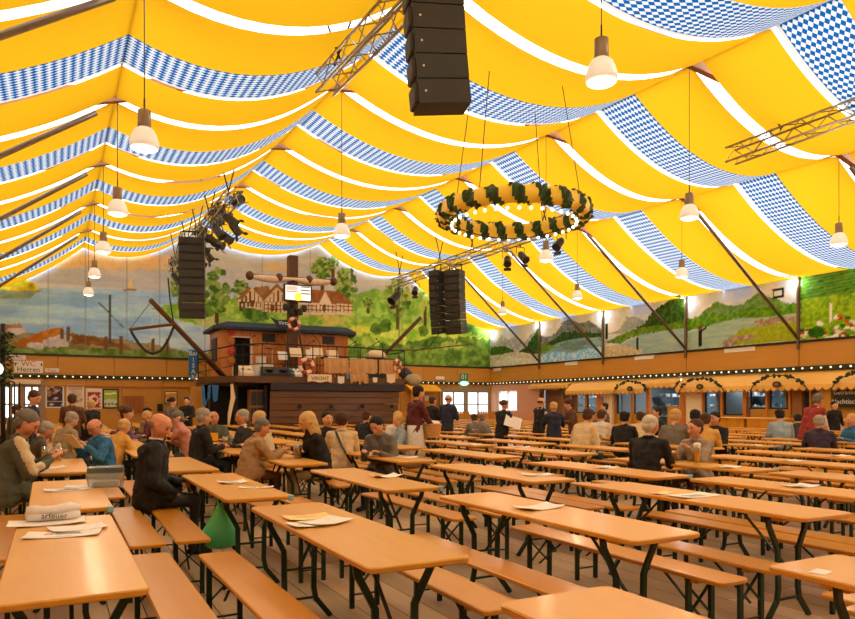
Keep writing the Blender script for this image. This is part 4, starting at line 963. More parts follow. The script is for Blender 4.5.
def keyboard(px, y, label):
    e = empty('keyboard', (fx(px, y), y, ZD)); tag(e, label, 'keyboard'); MB().bevbox(-.6, .6, -.16, .16, .9, 1.0, .01).build('case', 'black', e); MB().box(-.55, .55, -.15, -.03, 1.0, 1.012).build('keys', 'white', e)
    for s_ in (-1, 1): MB().tube([(s_ * .45, 0, .0), (-s_ * .35, 0, .9)], .02, 6).build('leg', 'dark_steel', e)
keyboard(335, 28.6, 'black keyboard on crossed legs right of the mast'); keyboard(352, 29.4, 'black keyboard deep on the right of the deck')
e = empty('covered_amplifier', (fx(376, 28.5), 28.5, ZD)); tag(e, 'white rounded cover over an amplifier on the right of the deck', 'amplifier'); MB().bevbox(-.4, .4, -.25, .25, 0, 1.0, .02).build('case', 'black', e); MB().lathe([(.45, 1.0), (.42, 1.2), (.25, 1.33), (.02, 1.36)], 16).build('cover', 'cream', e, smooth=True)
# poles: left boom with cross pole and slack rope, right boom
def P3(px, py, y): x, z = onY(px, y); return (x, y, hz(py, z))
bo = empty('bowsprit_boom'); tag(bo, 'thick brown raking pole rising left from the boat bow', 'pole')
MB().tube([P3(150.5, 300, 26.5), P3(190, 341, 28), P3(229, 382, 28.5)], [.085, .1, .11], 9).build('boom', 'mast_wood', bo, smooth=True)
MB().tube([P3(129, 329.5, 26.6), P3(176, 324, 26.6)], .055, 7).build('cross_spar', 'mast_wood', bo)
rp_ = []
for k in range(13): t = k / 12; rp_.append(P3(131 + 43 * t, 331 - 5 * t + 25 * 4 * t * (1 - t) * (.85 + .3 * t), 26.6))
MB().tube(rp_, .05, 6).build('slack_rope', mat('dark_rope', '2C2028', .8), bo)
MB().tube([P3(130, 329, 26.6), P3(150, 303, 26.5)], .012, 4).build('stay', 'rope', bo)
br = empty('stern_boom'); tag(br, 'brown raking pole rising right from the boat stern', 'pole')
MB().tube([P3(372, 368, 29.2), P3(393, 346, 29), P3(421, 317.5, 28)], .085, 8).build('boom', 'mast_wood', br, smooth=True)
MB().tube([P3(400, 350, 28), P3(418, 350, 28), P3(472, 344, 27)], .03, 6).build('rail_line', 'mast_wood', br)
MB().tube([P3(412, 352, 28), P3(430, 346, 28), P3(441, 331, 27)], .02, 6).build('cable', 'dark_steel', br)
# fender and sack at the stern
o = MB().tube([P3(405, 368, YD + .6), P3(406, 374, YD + .6), P3(407, 384, YD + .6)], [.12, .3, .1], 10).build('fender', mat('fender_dark', '2E2A44', .5), smooth=True); tag(o, 'dark violet fender hanging at the boat stern', 'fender')
x_, z_ = onY(413, YD + .3); o = MB().ball((x_, YD + .3, hz(380, z_)), (.38, .3, .26), 12, 8).build('canvas_sack', mat('sack', 'A8A088', .8, noise=.2), smooth=True); tag(o, 'bulging grey canvas sack hung beside the boat stern', 'sack')
# ---------------------------------------------------------------- things hung from the roof
m_, N, L_, B = newmat('lamp_glass'); B.inputs['Base Color'].default_value = (.9, .88, .82, 1); B.inputs['Roughness'].default_value = .3
B.inputs['Emission Color'].default_value = (1, .93, .82, 1); B.inputs['Emission Strength'].default_value = .12
mat('lamp_metal', '8C7A62', .35, .6)
def make_pendant():
    e = empty('pendant_lamp')
    MB().lathe([(.06, .45), (.088, .44), (.092, .2), (.08, .18)], 14).build('holder', 'lamp_metal', e, smooth=True)
    MB().lathe([(.085, .2), (.13, .165), (.17, .09), (.198, -.01), (.2, -.06), (.185, -.1), (.12, -.125), (.03, -.13)], 20).build('glass_shade', 'lamp_glass', e, smooth=True)
    MB().tube([(0, 0, .44), (0, 0, .62)], .012, 6).build('stem', 'dark_steel', e)
    return e
LX = {0: PX[1] + .05, 1: PX[2] + .1, 2: PX[3] - .25, 3: PX[4] - .15}
ptl = None
for i, xs in LX.items():
    for j in range(1, 8):
        y = PT[j]
        if i == 1 and 2 < j < 6 and j != 4 or (i == 1 and j <= 3) or (i == 2 and j in (1, 2, 3)): continue
        if i == 1: y = {4: 15.7, 5: 11.1, 6: 6.7}.get(j, y)
        top = roofz(xs, y) - .1
        o = make_pendant() if ptl is None else copy_tree(ptl); zb = 5.62 if i else {7: 5.2, 6: 5.2, 5: 5.25, 4: 5.52, 3: 5.7, 2: 5.85, 1: 5.95}[j]
        if ptl is None: ptl = o
        o.location = (xs, y, zb)
        tag(o, 'white glass pendant lamp in the %s line from left, %s from the back wall' % (ORD[i], ORD[j - 1]), 'pendant lamp', 'bell glass pendant lamps')
        MB().tube([(0, 0, .6), (0, 0, top - zb)], .008, 4).build('cord', 'dark_steel', o)
for e in [o for o in COL.objects if o.name.startswith('pendant_lamp')]:
    cords = [c for c in e.children if c.name.startswith('cord')]
    for c in cords[:-1]: bpy.data.objects.remove(c)
    l = lamp('pendant_light', 'POINT', (0, 0, -.3), 34, (1, .80, .52), .1); l.parent = e
# hop and ribbon ring
cx, cy, cz_ = (8.72, 12.5, 5.62); RR = 1.5
rg = empty('hop_ring', (cx, cy, cz_)); tag(rg, 'large round hop ring wound with yellow ribbon and edged with bulbs', 'chandelier')
mat('ribbon', 'F8D040', .5, noise=.08); n, mm = 200, 12; rs = random.Random(4)
vs = []; fy = []; fg = []
for i in range(n):
    t = 2 * math.pi * i / n
    for j in range(mm):
        u = 2 * math.pi * j / mm; gr = ((i / n * 20 + j / mm) % 1) < .5
        r_ = (.155 + (rs.uniform(-.03, .05) if gr else 0)); q = RR + r_ * math.cos(u); vs.append((q * math.cos(t), q * math.sin(t), r_ * 1.15 * math.sin(u)))
for i in range(n):
    for j in range(mm):
        gr = (((i + .5) / n * 20 + (j + .5) / mm) % 1) < .5
        (fg if gr else fy).append((i * mm + j, ((i + 1) % n) * mm + j, ((i + 1) % n) * mm + (j + 1) % mm, i * mm + (j + 1) % mm))
MB().add(vs, fy).build('yellow_ribbon', 'ribbon', rg, smooth=True); MB().add(vs, fg).build('hop_leaves', 'leaf', rg)
m_ = MB()
for k in range(700):
    t = rs.uniform(0, 6.283); u = rs.uniform(0, 6.283)
    if ((t / 6.283 * 20 + u / 6.283) % 1) > .5: continue
    r_ = .18; q = RR + r_ * math.cos(u); c = Vector((q * math.cos(t), q * math.sin(t), r_ * 1.1 * math.sin(u))); a_ = Vector((rs.uniform(-1, 1), rs.uniform(-1, 1), rs.uniform(-1, 1))) * .06; b_ = a_.cross(Vector((rs.uniform(-1, 1), rs.uniform(-1, 1), rs.uniform(-1, 1)))).normalized() * .04
    m_.add([c - a_, c + b_, c + a_, c - b_], [(0, 1, 2, 3)])
o = m_.build('loose_leaves', 'leaf', rg); o['kind'] = 'stuff'
m_ = MB()
for k in range(36):
    t = 2 * math.pi * k / 36; m_.ball(((RR - .16) * math.cos(t), (RR - .16) * math.sin(t), -.23), .036, 8, 6)
o = m_.build('bulbs', emis('ring_bulb', (1, .9, .62), 1.5), rg, smooth=True); o['kind'] = 'stuff'
for k in range(4):
    t = k * math.pi / 2 + .5; MB().tube([(RR * math.cos(t), RR * math.sin(t), .2), (1.05 * math.cos(t), 1.05 * math.sin(t), roofz(cx, cy) - .5 - cz_)], .01, 4).build('wire', 'dark_steel', rg)
P = [(RR * math.cos(2.4) * (1 - k / 8) + RR * math.cos(-.4) * (k / 8), RR * math.sin(2.4) * (1 - k / 8) + RR * math.sin(-.4) * (k / 8), -.12 - .35 * math.sin(math.pi * k / 8)) for k in range(9)]
MB().tube(P, .012, 4).build('cable', 'dark_steel', rg)
# lattice beams
def truss(p, q, s, label, hang=()):
    e = empty('lattice_beam', p); tag(e, label, 'lattice beam'); a, b_ = Vector((0, 0, 0)), Vector(q) - Vector(p); d = b_.normalized(); u = d.cross(Vector((0, 0, 1))).normalized(); v = Vector((0, 0, 1))
    cs = [u * s + v * s, u * -s + v * s, u * -s - v * s, u * s - v * s]
    for c in cs: MB().tube([a + c, b_ + c], .026, 6).build('chord', 'truss_alu', e)
    L = b_.length; n = max(2, int(L / (s * 2.2))); m_ = MB()
    for f_ in range(4):
        for k in range(n):
            c1, c2 = cs[f_], cs[(f_ + 1) % 4]; 
            if k % 2: c1, c2 = c2, c1
            m_.tube([a + d * (L * k / n) + c1, a + d * (L * (k + 1) / n) + c2], .012, 4, cap=False)
    o = m_.build('lattice', 'truss_alu', e); o['kind'] = 'stuff'
    for t in hang:
        y = p[1] + (q[1] - p[1]) * t; x = p[0] + (q[0] - p[0]) * t
        for s_ in (-.35, .35):
            zt = roofz(x, y) + .05; MB().tube([(x - p[0], y - p[1] + s_ * .4, s), (x - p[0] + s_, y - p[1], zt - p[2])], .02, 5).build('hanging_chain', 'dark_steel', e)
XA, XB = 4.35, 14.35
truss((XA + .25, 6.4, 7.45), (XA + .05, 12.4, 7.45), .17, 'aluminium lattice beam above the big loudspeaker column', (.1, .5, .9))
truss((XA, 19.9, 7.35), (XA, 31.2, 7.3), .17, 'lattice beam crowded with spotlights left of the boat', (.05, .3, .5, .7, .95))
truss((XB, 3.5, 7.5), (XB, 11.5, 7.5), .17, 'aluminium lattice beam at the upper right', (.3, .85))
truss((XB, 17.5, 7.35), (XB, 30.6, 7.35), .17, 'lattice beam with spotlights above the right loudspeaker pair', (.1, .45, .65, .95))
mat('can_black', (.03, .028, .026), .4, .3)
def spot(p, rz, tilt, label, s=1.0):
    e = empty('stage_spotlight', p, rz); tag(e, label, 'spotlight')
    MB().tube([(0, 0, .0), (0, 0, -.1)], .03, 6).build('clamp', 'can_black', e)
    MB().tube([(-.17 * s, 0, -.32), (-.17 * s, 0, -.1), (.17 * s, 0, -.1), (.17 * s, 0, -.32)], .018, 5).build('yoke', 'can_black', e)
    c = MB().lathe([(.05, -.02), (.1, .0), (.13, .1), (.13, .38), (.15, .42), (.15, .46), (.12, .44), (.02, .44)], 12).build('can', 'can_black', e, (0, 0, -.32)); c.rotation_euler = (tilt, 0, 0); c.scale = (s, s, s)
    for k in range(2):
        q = MB().box(-.13, .13, -.005, .005, 0, .12).build('barn_door', 'can_black', c, (0, (-.15, .15)[k], .46)); q.rotation_euler = ((.5, -.5)[k], 0, 0)
k = 0
for y, px_ in zip(np.linspace(20.2, 30.9, 16), range(16)):
    spot((XA + (.17 if px_ % 2 else -.17), y, 7.19), 1.2 + .5 * math.sin(px_ * 2), 2.2 + .3 * math.sin(px_), 'black stage spotlight on the beam left of the boat, %s from the near end' % ORD[px_], .95)
    if px_ % 2 == 0: spot((XA + (-.17 if px_ % 4 else .17), y + .3, 7.62), 2.2, .9, 'black stage spotlight standing above the beam left of the boat, %s from the near end' % ORD[px_ // 2], .9)
for j, y in enumerate((30.4, 28.6, 26.8, 25.7, 21.2, 20.4, 18.1)):
    spot((XB + .17, y, 7.19), -1.2 + .6 * (j % 3), 2.3, 'black stage spotlight under the right lattice beam, %s from the far end' % ORD[j], 1.0 if j else 1.5)
# loudspeaker columns
def array(p, rz, n, h, w, dpt, bend, label, first=0):
    e = empty('loudspeaker_column', p, rz); tag(e, label, 'loudspeaker'); z = 0; y = 0; ang = 0; m_ = None
    MB().tube([(-w * .4, .1, 0), (-w * .4, .1, .25), (w * .4, .1, .25), (w * .4, .1, 0)], .03, 5).build('flying_frame', 'dark_steel', e)
    for k in range(n):
        c = empty('cabinet', (0, y, z)); c.parent = e; c.rotation_euler = (ang, 0, 0)
        if m_ is None:
            b1 = MB().add([(-w / 2, -dpt / 2, -h + .004), (w / 2, -dpt / 2, -h + .004), (w / 2, -dpt / 2, -.004), (-w / 2, -dpt / 2, -.004), (-w / 2, dpt / 2, -h * .96), (w / 2, dpt / 2, -h * .96), (w / 2, dpt / 2, -h * .03), (-w / 2, dpt / 2, -h * .03)],
                          [(3, 2, 1, 0), (4, 5, 6, 7), (0, 1, 5, 4), (2, 3, 7, 6), (1, 2, 6, 5), (0, 4, 7, 3)]).build('case', 'speaker_black', c)
            g1 = MB().bevbox(-w / 2 + .03, w / 2 - .03, -dpt / 2 - .05, -dpt / 2 + .01, -h + .03, -.03, .015).build('grille', 'grille_black', c)
            d1_ = MB(); d1_.lathe([(.0, 0), (.014, 0), (.014, .006), (0, .006)], 8); m3 = d1_.build('badge', 'white', c); m3.rotation_euler = (0, math.pi / 2, 0); m3.location = (w / 2, -dpt * .36, -h * .5)
            m4 = m3.copy(); COL.objects.link(m4); m4.location = (-w / 2 - .005, -dpt * .36, -h * .5)
            m_ = (b1, g1, m3, m4)
        else:
            for q in m_: r_ = q.copy(); COL.objects.link(r_); r_.parent = c
        z -= h * math.cos(ang); y += h * math.sin(ang); ang += bend
    return e
xb, yb_ = zx(432, 8.8); array((xb, yb_, 5.22 + .305 * 9), math.radians(-106), 9, .305, .4, .66, .012, 'big black loudspeaker column hanging at the top centre')
array((XA - .42, 24.0, 6.98), -.25, 10, .262, .8, .5, .018, 'black loudspeaker column hanging left of the boat mast')
array((XB - .1, 24.6, 6.95), -1.05, 9, .285, .72, .5, .02, 'right black loudspeaker column of the pair right of the boat')
array((XB - .72, 25.0, 6.95), -1.25, 9, .285, .42, .45, .018, 'left slimmer loudspeaker column of the pair right of the boat')
o = MB().tube([P3(168, 278, 27), P3(170, 300, 27), P3(174, 326, 27)], .03, 5).build('hanging_cable', 'dark_steel'); tag(o, 'black cable hanging from the far end of the left spotlight beam', 'cable')
o = MB().tube([(XB, 30, 7.3), (XB + .0, 30, 4.6)], .02, 5).build('hanging_cable', 'dark_steel'); tag(o, 'thin black cable hanging from the far end of the right spotlight beam', 'cable')
xw_, yw_ = zx(451, 10); zc_ = 5.0
# ---------------------------------------------------------------- beer tables and benches
def rrect(x0, x1, y0, y1, r, n=5):
    P = []
    for cx_, cy_, a0 in ((x1 - r, y1 - r, 0), (x0 + r, y1 - r, 90), (x0 + r, y0 + r, 180), (x1 - r, y0 + r, 270)):
        for k in range(n): t = math.radians(a0 + 90 * k / (n - 1)); P.append((cx_ + r * math.cos(t), cy_ + r * math.sin(t)))
    return P
def plank(w, L, z0, z1, r, e=.006):
    R = []
    for z, i in ((z0, e), (z0 + e, 0), (z1 - e, 0), (z1, e)): R.append([(x, y, z) for x, y in rrect(-w / 2 + i, w / 2 - i, i, L - i, r)])
    return MB().rings(R)
TL, TW, TZ = 2.15, .54, .77; BL, BWD, BZ = 2.15, .255, .475
def table_leg(s_, y):
    x = s_ * .2; q = s_ * .085; f = s_ * .2
    return MB().tube([(s_ * .215, y, TZ - .03), (s_ * .205, y, TZ - .1), (s_ * .15, y, TZ - .2), (s_ * .11, y, TZ - .28), (s_ * .105, y, .22), (s_ * .12, y, .14), (s_ * .2, y, .04), (s_ * .23, y, .0)], 0, rect=(.018, .011))
def make_table(near):
    t = empty('beer_table')
    plank(TW, TL, TZ - .03, TZ, .045).build('tabletop', 'table_wood', t)
    for y in (.2, TL - .34):
        MB().bevbox(-.2, .2, y, y + .13, TZ - .062, TZ - .031, .006).build('cleat', 'table_wood', t)
    ends = ((.3, 1), (TL - .3, -1))
    if near:
        for y, d in ends:
            for s_ in (-1, 1): table_leg(s_, y).build('leg', 'green_steel', t)
            m_ = MB(); m_.tube([(-.11, y, .36), (.11, y, .36)], 0, rect=(.008, .008)); m_.tube([(-.12, y, .15), (.12, y, .15)], 0, rect=(.008, .008)); m_.build('crossbar', 'green_steel', t)
            MB().tube([(0, y, .36), (0, y + d * .4, TZ - .04)], 0, rect=(.009, .006)).build('brace', 'green_steel', t)
    else:
        for y, d in ends:
            m_ = MB()
            for s_ in (-1, 1): l_ = table_leg(s_, y); m_.add(l_.v, l_.f)
            m_.tube([(-.11, y, .36), (.11, y, .36)], 0, rect=(.008, .008)); m_.tube([(0, y, .36), (0, y + d * .4, TZ - .04)], 0, rect=(.009, .006)); m_.build('leg_frame', 'green_steel', t)
    return t
def make_bench(near):
    t = empty('beer_bench')
    plank(BWD, BL, BZ - .028, BZ, .04).build('seat_plank', 'bench_wood', t)
    for y in (.2, BL - .3): MB().bevbox(-.1, .1, y, y + .1, BZ - .055, BZ - .029, .005).build('cleat', 'bench_wood', t)
    for y, d in ((.26, 1), (BL - .26, -1)):
        legs = [MB().tube([(s_ * .1, y, BZ - .03), (s_ * .1, y, 0)], 0, rect=(.017, .012)) for s_ in (-1, 1)]
        x = MB(); x.tube([(-.1, y, BZ - .08), (.1, y, .2)], 0, rect=(.008, .005)); x.tube([(.1, y + .01, BZ - .08), (-.1, y + .01, .2)], 0, rect=(.008, .005)); x.tube([(-.1, y, .1), (.1, y, .1)], 0, rect=(.007, .006))
        br_ = MB().tube([(0, y, .2), (0, y + d * .32, BZ - .035)], 0, rect=(.008, .005))
        if near:
            for l_ in legs: l_.build('leg', 'green_steel', t)
            x.build('cross_brace', 'green_steel', t); br_.build('brace', 'green_steel', t)
        else:
            for l_ in legs: x.add(l_.v, l_.f)
            x.add(br_.v, br_.f); x.build('leg_frame', 'green_steel', t)
    return t
PRO = {('t', 1): make_table(True), ('t', 0): make_table(False), ('b', 1): make_bench(True), ('b', 0): make_bench(False)}
used_ = set()
def inst(k, loc_, rz):
    o = PRO[k] if k not in used_ else copy_tree(PRO[k]); used_.add(k); o.location = loc_; o.rotation_euler = (0, 0, rz); return o
JIT = {(0, 1): (.06, 2.98), (1, 1): (1.5, 2.88), (2, 1): (3.0, 2.8), (3, 1): (4.52, 2.85), (4, 1): (5.82, 2.78), (1, 0): (1.72, .02), (2, 0): (3.13, -.05),
       (0, 2): (.09, 5.5), (1, 2): (1.42, 5.5), (2, 2): (2.78, 5.46), (3, 2): (4.27, 5.42), (4, 2): (5.57, 5.15), (5, 2): (7.0, 5.18), (6, 2): (8.5, 4.98), (0, 3): (.05, 8.55), (2, 3): (2.75, 8.35)}
def colx(c, r): return .07 + 1.4 * c - (.12 if r == 3 else .25 if r >= 4 else 0)
TPOS = {}; nt = nb_ = 0
NEARLAB = {(0, 1): 'front left beer table with a bundle of newspapers and a leaflet', (1, 1): 'beer table in the front middle with yellow and white papers', (2, 1): 'front row beer table right of the middle with one white menu sheet',
 (3, 1): 'beer table in the front right with a broad white menu sheet', (0, 2): 'beer table second from the front at left with a clear bag and white paper', (1, 2): 'beer table beside the bald man in the black jacket, green bag under it',
 (2, 2): 'beer table behind the front middle one with a folded white paper', (1, 0): 'nearest beer table cut off by the bottom edge of the photo', (2, 0): 'near beer table cut off at the lower right corner',
 (5, 2): 'beer table where the grey-haired man and the woman with the tall beer sit', (2, 3): 'beer table between the man in beige jacket and the blonde woman', (0, 3): 'beer table at left with beer mugs in front of the man in blue'}
for r in range(0, 12):
    for c in range(-1, 15):
        x, y = JIT.get((c, r), (colx(c, r) + random.uniform(-.05, .05), 2.85 + 2.62 * (r - 1) + random.uniform(-.08, .08)))
        if y > 24.0 and 3.2 < x < 13.6: continue
        if y > 31.5: continue
        rot = random.uniform(-.012, .012)
        vis = any(inview(x + a_, y + b_, .6, 25) for a_ in (-.3, .3) for b_ in (0, 1.1, 2.15))
        if not vis: continue
        TPOS[(c, r)] = (x, y); near = 1 if (proj(x, y + 1, .7) or (0, 0, 1))[2] < 11.5 else 0
        t = inst(('t', near), (x, y, 0), rot); nt += 1
        lab = NEARLAB.get((c, r), 'orange beer table in the %s row from the camera, %s line from left' % (ORD[r], ORD[c + 1]))
        tag(t, lab, 'table', 'beer tables in rows')
for (c, r), (x, y) in TPOS.items():
    for s_ in (-1, 1):
        bxp = x + s_ * .5
        if y > 28 and s_ > 0: continue
        if not any(inview(bxp, y + b_, .4, 15) for b_ in (0, 1.1, 2.15)): continue
        near = 1 if (proj(x, y + 1, .5) or (0, 0, 1))[2] < 11 else 0
        b_ = inst(('b', near), (bxp, y + random.uniform(-.06, .06), 0), random.uniform(-.015, .015)); nb_ += 1
        tl = NEARLAB.get((c, r))
        lab = ('wooden bench on the %s of the %s' % (('left', '', 'right')[s_ + 1], tl.split(' with ')[0].split(' where ')[0].split(' cut ')[0])) if tl and len(tl.split(' with ')[0].split()) < 10 else 'wooden bench %s of the table in the %s row, %s line from left' % (('left', '', 'right')[s_ + 1], ORD[r], ORD[c + 1])
        tag(b_, ' '.join(lab.split()[:16]), 'bench', 'benches beside the beer tables')
print('TABLES', nt, 'BENCHES', nb_)
# ---------------------------------------------------------------- people
def skinmat(name, c): return mat(name, c, .5, noise=.05, scale=20)
skinmat('skin', 'D9A07C'); skinmat('skin_ruddy', 'CF8A68'); mat('lip', 'A85848', .5, noise=0); mat('eye_dark', (.02, .015, .012), .2, noise=0)
CL = {'black': '17161A', 'charcoal': '2A2A2C', 'navy': '1E2740', 'beige': 'A5845E', 'cream': 'D8C29A', 'blue': '2C6C9C', 'grey': '6C6862', 'dgrey': '45443F', 'white': 'D8D4CC', 'red': '8E2A26', 'maroon': '5A2024',
      'brown': '5C3A24', 'jeans': '2C3644', 'pink': 'C88C7C', 'yellow': 'D8A850', 'lightblue': '94A8B8', 'purple': '3A2C44', 'olive': '5A5A40', 'greygreen': '565A4C', 'patgrey': '8C7C6E', 'violet': '6A5470', 'khaki': '9C8A6A', 'hgrey': '9C958A', 'hwhite': 'CCC6B8', 'hblond': 'C8A468', 'hbrown': '4A3020', 'hblack': '17120F', 'hsalt': '6E665C'}
for k_, v_ in CL.items(): mat('c_' + k_, v_, .8, noise=.16, scale=25, bump=.25)
mat('c_pattern', '9A8C7E', .8, noise=.6, scale=90)
def cap_mesh(P, Q, r0, r1, n=10):
    """closed tapered limb with round ends"""
    P, Q = Vector(P), Vector(Q); d = Q - P; L = d.length
    if L < 1e-5: d = Vector((0, 0, 1)); L = 1e-5
    d = d / L if L > 1e-4 else Vector((0, 0, 1)); ref = Vector((0, 0, 1)) if abs(d.z) < .9 else Vector((1, 0, 0)); u = d.cross(ref).normalized(); w = d.cross(u)
    R = []
    for t in (-88, -50, -20): a = math.radians(t); R.append((P + d * (r0 * math.sin(a)), r0 * math.cos(a)))
    for t in (20, 50, 88): a = math.radians(t); R.append((Q + d * (r1 * math.sin(a)), r1 * math.cos(a)))
    return [[tuple(c + (u * math.cos(k * 2 * math.pi / n) + w * math.sin(k * 2 * math.pi / n)) * rr) for k in range(n)] for c, rr in R]
JOBS = []
FOLD = bpy.data.textures.new('folds', 'CLOUDS'); FOLD.noise_scale = .1; FOLD.noise_depth = 2
def skinned(name, caps, vox, parent, smooth_it=3):
    b_ = bpy.data.objects.new(name, bpy.data.meshes.new(name)); COL.objects.link(b_); b_.parent = parent
    m_ = MB()
    for c in caps: m_.rings(cap_mesh(*c[:4]))
    o = m_.build('tmp', [], None); md = o.modifiers.new('r', 'REMESH'); md.mode = 'VOXEL'; md.voxel_size = vox; md.use_smooth_shade = True
    sm = o.modifiers.new('s', 'SMOOTH'); sm.iterations = smooth_it; sm.factor = .5
    if name != 'body':
        dm = o.modifiers.new('d', 'DISPLACE'); dm.texture = FOLD; dm.strength = .05; dm.mid_level = .5; dm.texture_coords = 'GLOBAL'
    JOBS.append((b_, o, caps, name)); return b_
def run_jobs():
    dg = bpy.context.evaluated_depsgraph_get()
    for b_, o, caps, name in JOBS: b_.data = skin_finish(bpy.data.meshes.new_from_object(o.evaluated_get(dg)), caps, name)
    for j in JOBS: bpy.data.objects.remove(j[1])
def skin_finish(me, caps, name):
    """one continuous surface grown around all the tapered limbs; material per region"""
    tags = []; [tags.append(c[4]) for c in caps if c[4] not in tags]
    for t in tags: me.materials.append(MATS[t])
    nf = len(me.polygons); ce = np.zeros(nf * 3); me.polygons.foreach_get('center', ce); ce = ce.reshape(-1, 3); best = np.full(nf, 1e9); bi = np.zeros(nf, np.int32)
    for c in caps:
        p, q = np.array(c[0], float), np.array(c[1], float); d = q - p; L = max((d ** 2).sum(), 1e-9); t = np.clip(((ce - p) @ d) / L, 0, 1)
        ds = np.linalg.norm(ce - p - t[:, None] * d, axis=1) - (c[2] + (c[3] - c[2]) * t)
        k = ds < best; best[k] = ds[k]; bi[k] = tags.index(c[4])
    me.polygons.foreach_set('material_index', bi); me.polygons.foreach_set('use_smooth', [True] * nf); me.name = name
    return me
def ik(S, T, l1, l2, hint):
    S, T = Vector(S), Vector(T); d = T - S; L = min(d.length, (l1 + l2) * .995); d.normalize(); T = S + d * L
    a = (l1 * l1 - l2 * l2 + L * L) / (2 * L); h = math.sqrt(max(l1 * l1 - a * a, 0)); hv = Vector(hint); hv -= d * hv.dot(d); hv.normalize(); return S + d * a + hv * h, T
def person(label, px, z, face, mode='sit', lean=12, hands='table', hy=0, hp=12, top='black', legs='jeans', hair='hbrown', style='short', skin='skin', top_py=None, fine=0, jacket=None, sleeve=True, X=None, group=None, extras=(), lean_x=0, floor=0.0, bulk=1.0):
    if X is not None: y, z = onX(px, X); x = X
    else:
        x, y = zx(px, z)
    fa = math.radians(face); root = empty('person', (x, y, floor), -fa); tag(root, label, 'person', group)
    skin_ = skin; tp = 'c_' + top; lg = 'c_' + legs; tall = 1.0
    seat = .475
    ztop1 = (seat + .92) if mode == 'sit' else 1.75
    le = math.radians(lean)
    drop = (1 - math.cos(le)) * .75 + math.sin(math.radians(max(hp, 0))) * .02
    if top_py is not None:
        ht = hz(top_py, z) - floor
        s = (ht - (seat if mode == 'sit' else 0)) / (ztop1 - drop - (seat if mode == 'sit' else 0)); s = max(.88, min(1.1, s))
    else: s = 1
    C = []
    def c(p, q, r0, r1, t): C.append((tuple(p), tuple(q), r0 * s, r1 * s, t))
    V = Vector
    pz = seat + .1 * s if mode == 'sit' else .93 * s
    pel = V((0, 0, pz))
    d1 = V((math.sin(lean_x) * .5, math.sin(le * .6), math.cos(le * .6))).normalized(); d2 = V((math.sin(lean_x), math.sin(le), math.cos(le))).normalized()
    mid = pel + d1 * .24 * s; nb2 = mid + d2 * .29 * s; side = V((1, 0, 0)); fw = side.cross(d2) * -1
    for s_ in (-1, 1):
        c(pel + side * .075 * s * s_, mid + side * .06 * s * s_, .115, .11, tp if mode == 'sit' else lg)
        c(mid + side * .055 * s * s_, mid + d2 * .17 * s + side * .085 * s * s_, .112, .105, tp)
        c(mid + d2 * .17 * s + side * .08 * s * s_, mid + d2 * .22 * s + side * .15 * s * s_, .1, .062, tp)
        c(nb2, mid + d2 * .235 * s + side * .165 * s * s_, .05, .062, tp)
    if mode != 'sit':
        for s_ in (-1, 1): c(pel + side * .06 * s * s_ + d1 * .08 * s, mid + side * .055 * s * s_, .115, .108, tp)
    hdir = V((math.sin(lean_x) * .6, math.sin(le * .8 + math.radians(hp) * .4), math.cos(le * .8 + math.radians(hp) * .4))).normalized()
    ntop = nb2 + hdir * .075 * s; c(nb2 - d2 * .02, ntop, .062, .056, skin_)
    HS = 1.1 * s
    # head frame
    yw, pt = math.radians(hy), math.radians(hp + lean * .3)
    hf = Matrix.Rotation(-yw, 3, 'Z') @ Matrix.Rotation(-pt, 3, 'X'); hc = ntop + hdir * .095 * s
    def h(a, b_, d_): return hc + hf @ V((a, b_, d_)) * HS
    c(h(0, -.018, .03), h(0, .012, .032), .097, .093, skin_); c(h(-.02, .022, -.01), h(.02, .022, -.01), .076, .076, skin_)
    c(h(0, .045, -.055), h(0, .05, -.075), .05, .04, skin_); c(h(-.03, .02, -.05), h(.03, .02, -.05), .05, .05, skin_)
    c(h(0, .09, .015), h(0, .108, -.022), .012, .019, skin_); c(h(-.035, .078, .042), h(.035, .078, .042), .016, .016, skin_)
    for s_ in (-1, 1): c(h(.083 * s_, -.005, .015), h(.08 * s_, -.008, -.025), .017, .012, skin_)
    c(h(0, -.02, -.03), ntop, .06, .053, skin_)
    # arms and hands
    SH = [mid + d2 * .225 * s + side * .19 * s * s_ for s_ in (-1, 1)]
    if hands == 'table': hands = ((-.13, .36, TZ + .06), (.12, .38, TZ + .06))
    elif hands == 'lap': hands = ((-.1, .30, .68), (.08, .33, .66))
    elif hands == 'down': hands = ((-.27, .06, .82), (.27, .06, .82))
    elif hands == 'face': hands = ((-.06, .22, seat + .68 * s), (.14, .34, TZ + .06))
    elif hands == 'read': hands = ((-.1, .36, TZ + .2), (.12, .36, TZ + .2))
    elif hands == 'fwd': hands = ((-.12, .36, 1.1), (.14, .36, 1.1))
    arms = []
    for i, s_ in enumerate((-1, 1)):
        T = V(hands[i]); E, T = ik(SH[i], T, .29 * s, .27 * s, (s_ * .55, -.45, -.9))
        c(SH[i], E, .062, .048, tp); c(E, T, .046, .031, tp); arms.append((SH[i], E, T))
        if sleeve is False: pass
        fd = (T - E).normalized(); up = V((0, 0, 1)); nrm = up - fd * up.dot(fd)
        if nrm.length < .2: nrm = V((0, -1, 0)) - fd * V((0, -1, 0)).dot(fd)
        nrm.normalize(); sd = fd.cross(nrm)
        for q in (-1, 0, 1): c(T + fd * .015 * s + sd * .012 * q * s, T + fd * .085 * s + sd * .024 * q * s, .021, .015, skin_)
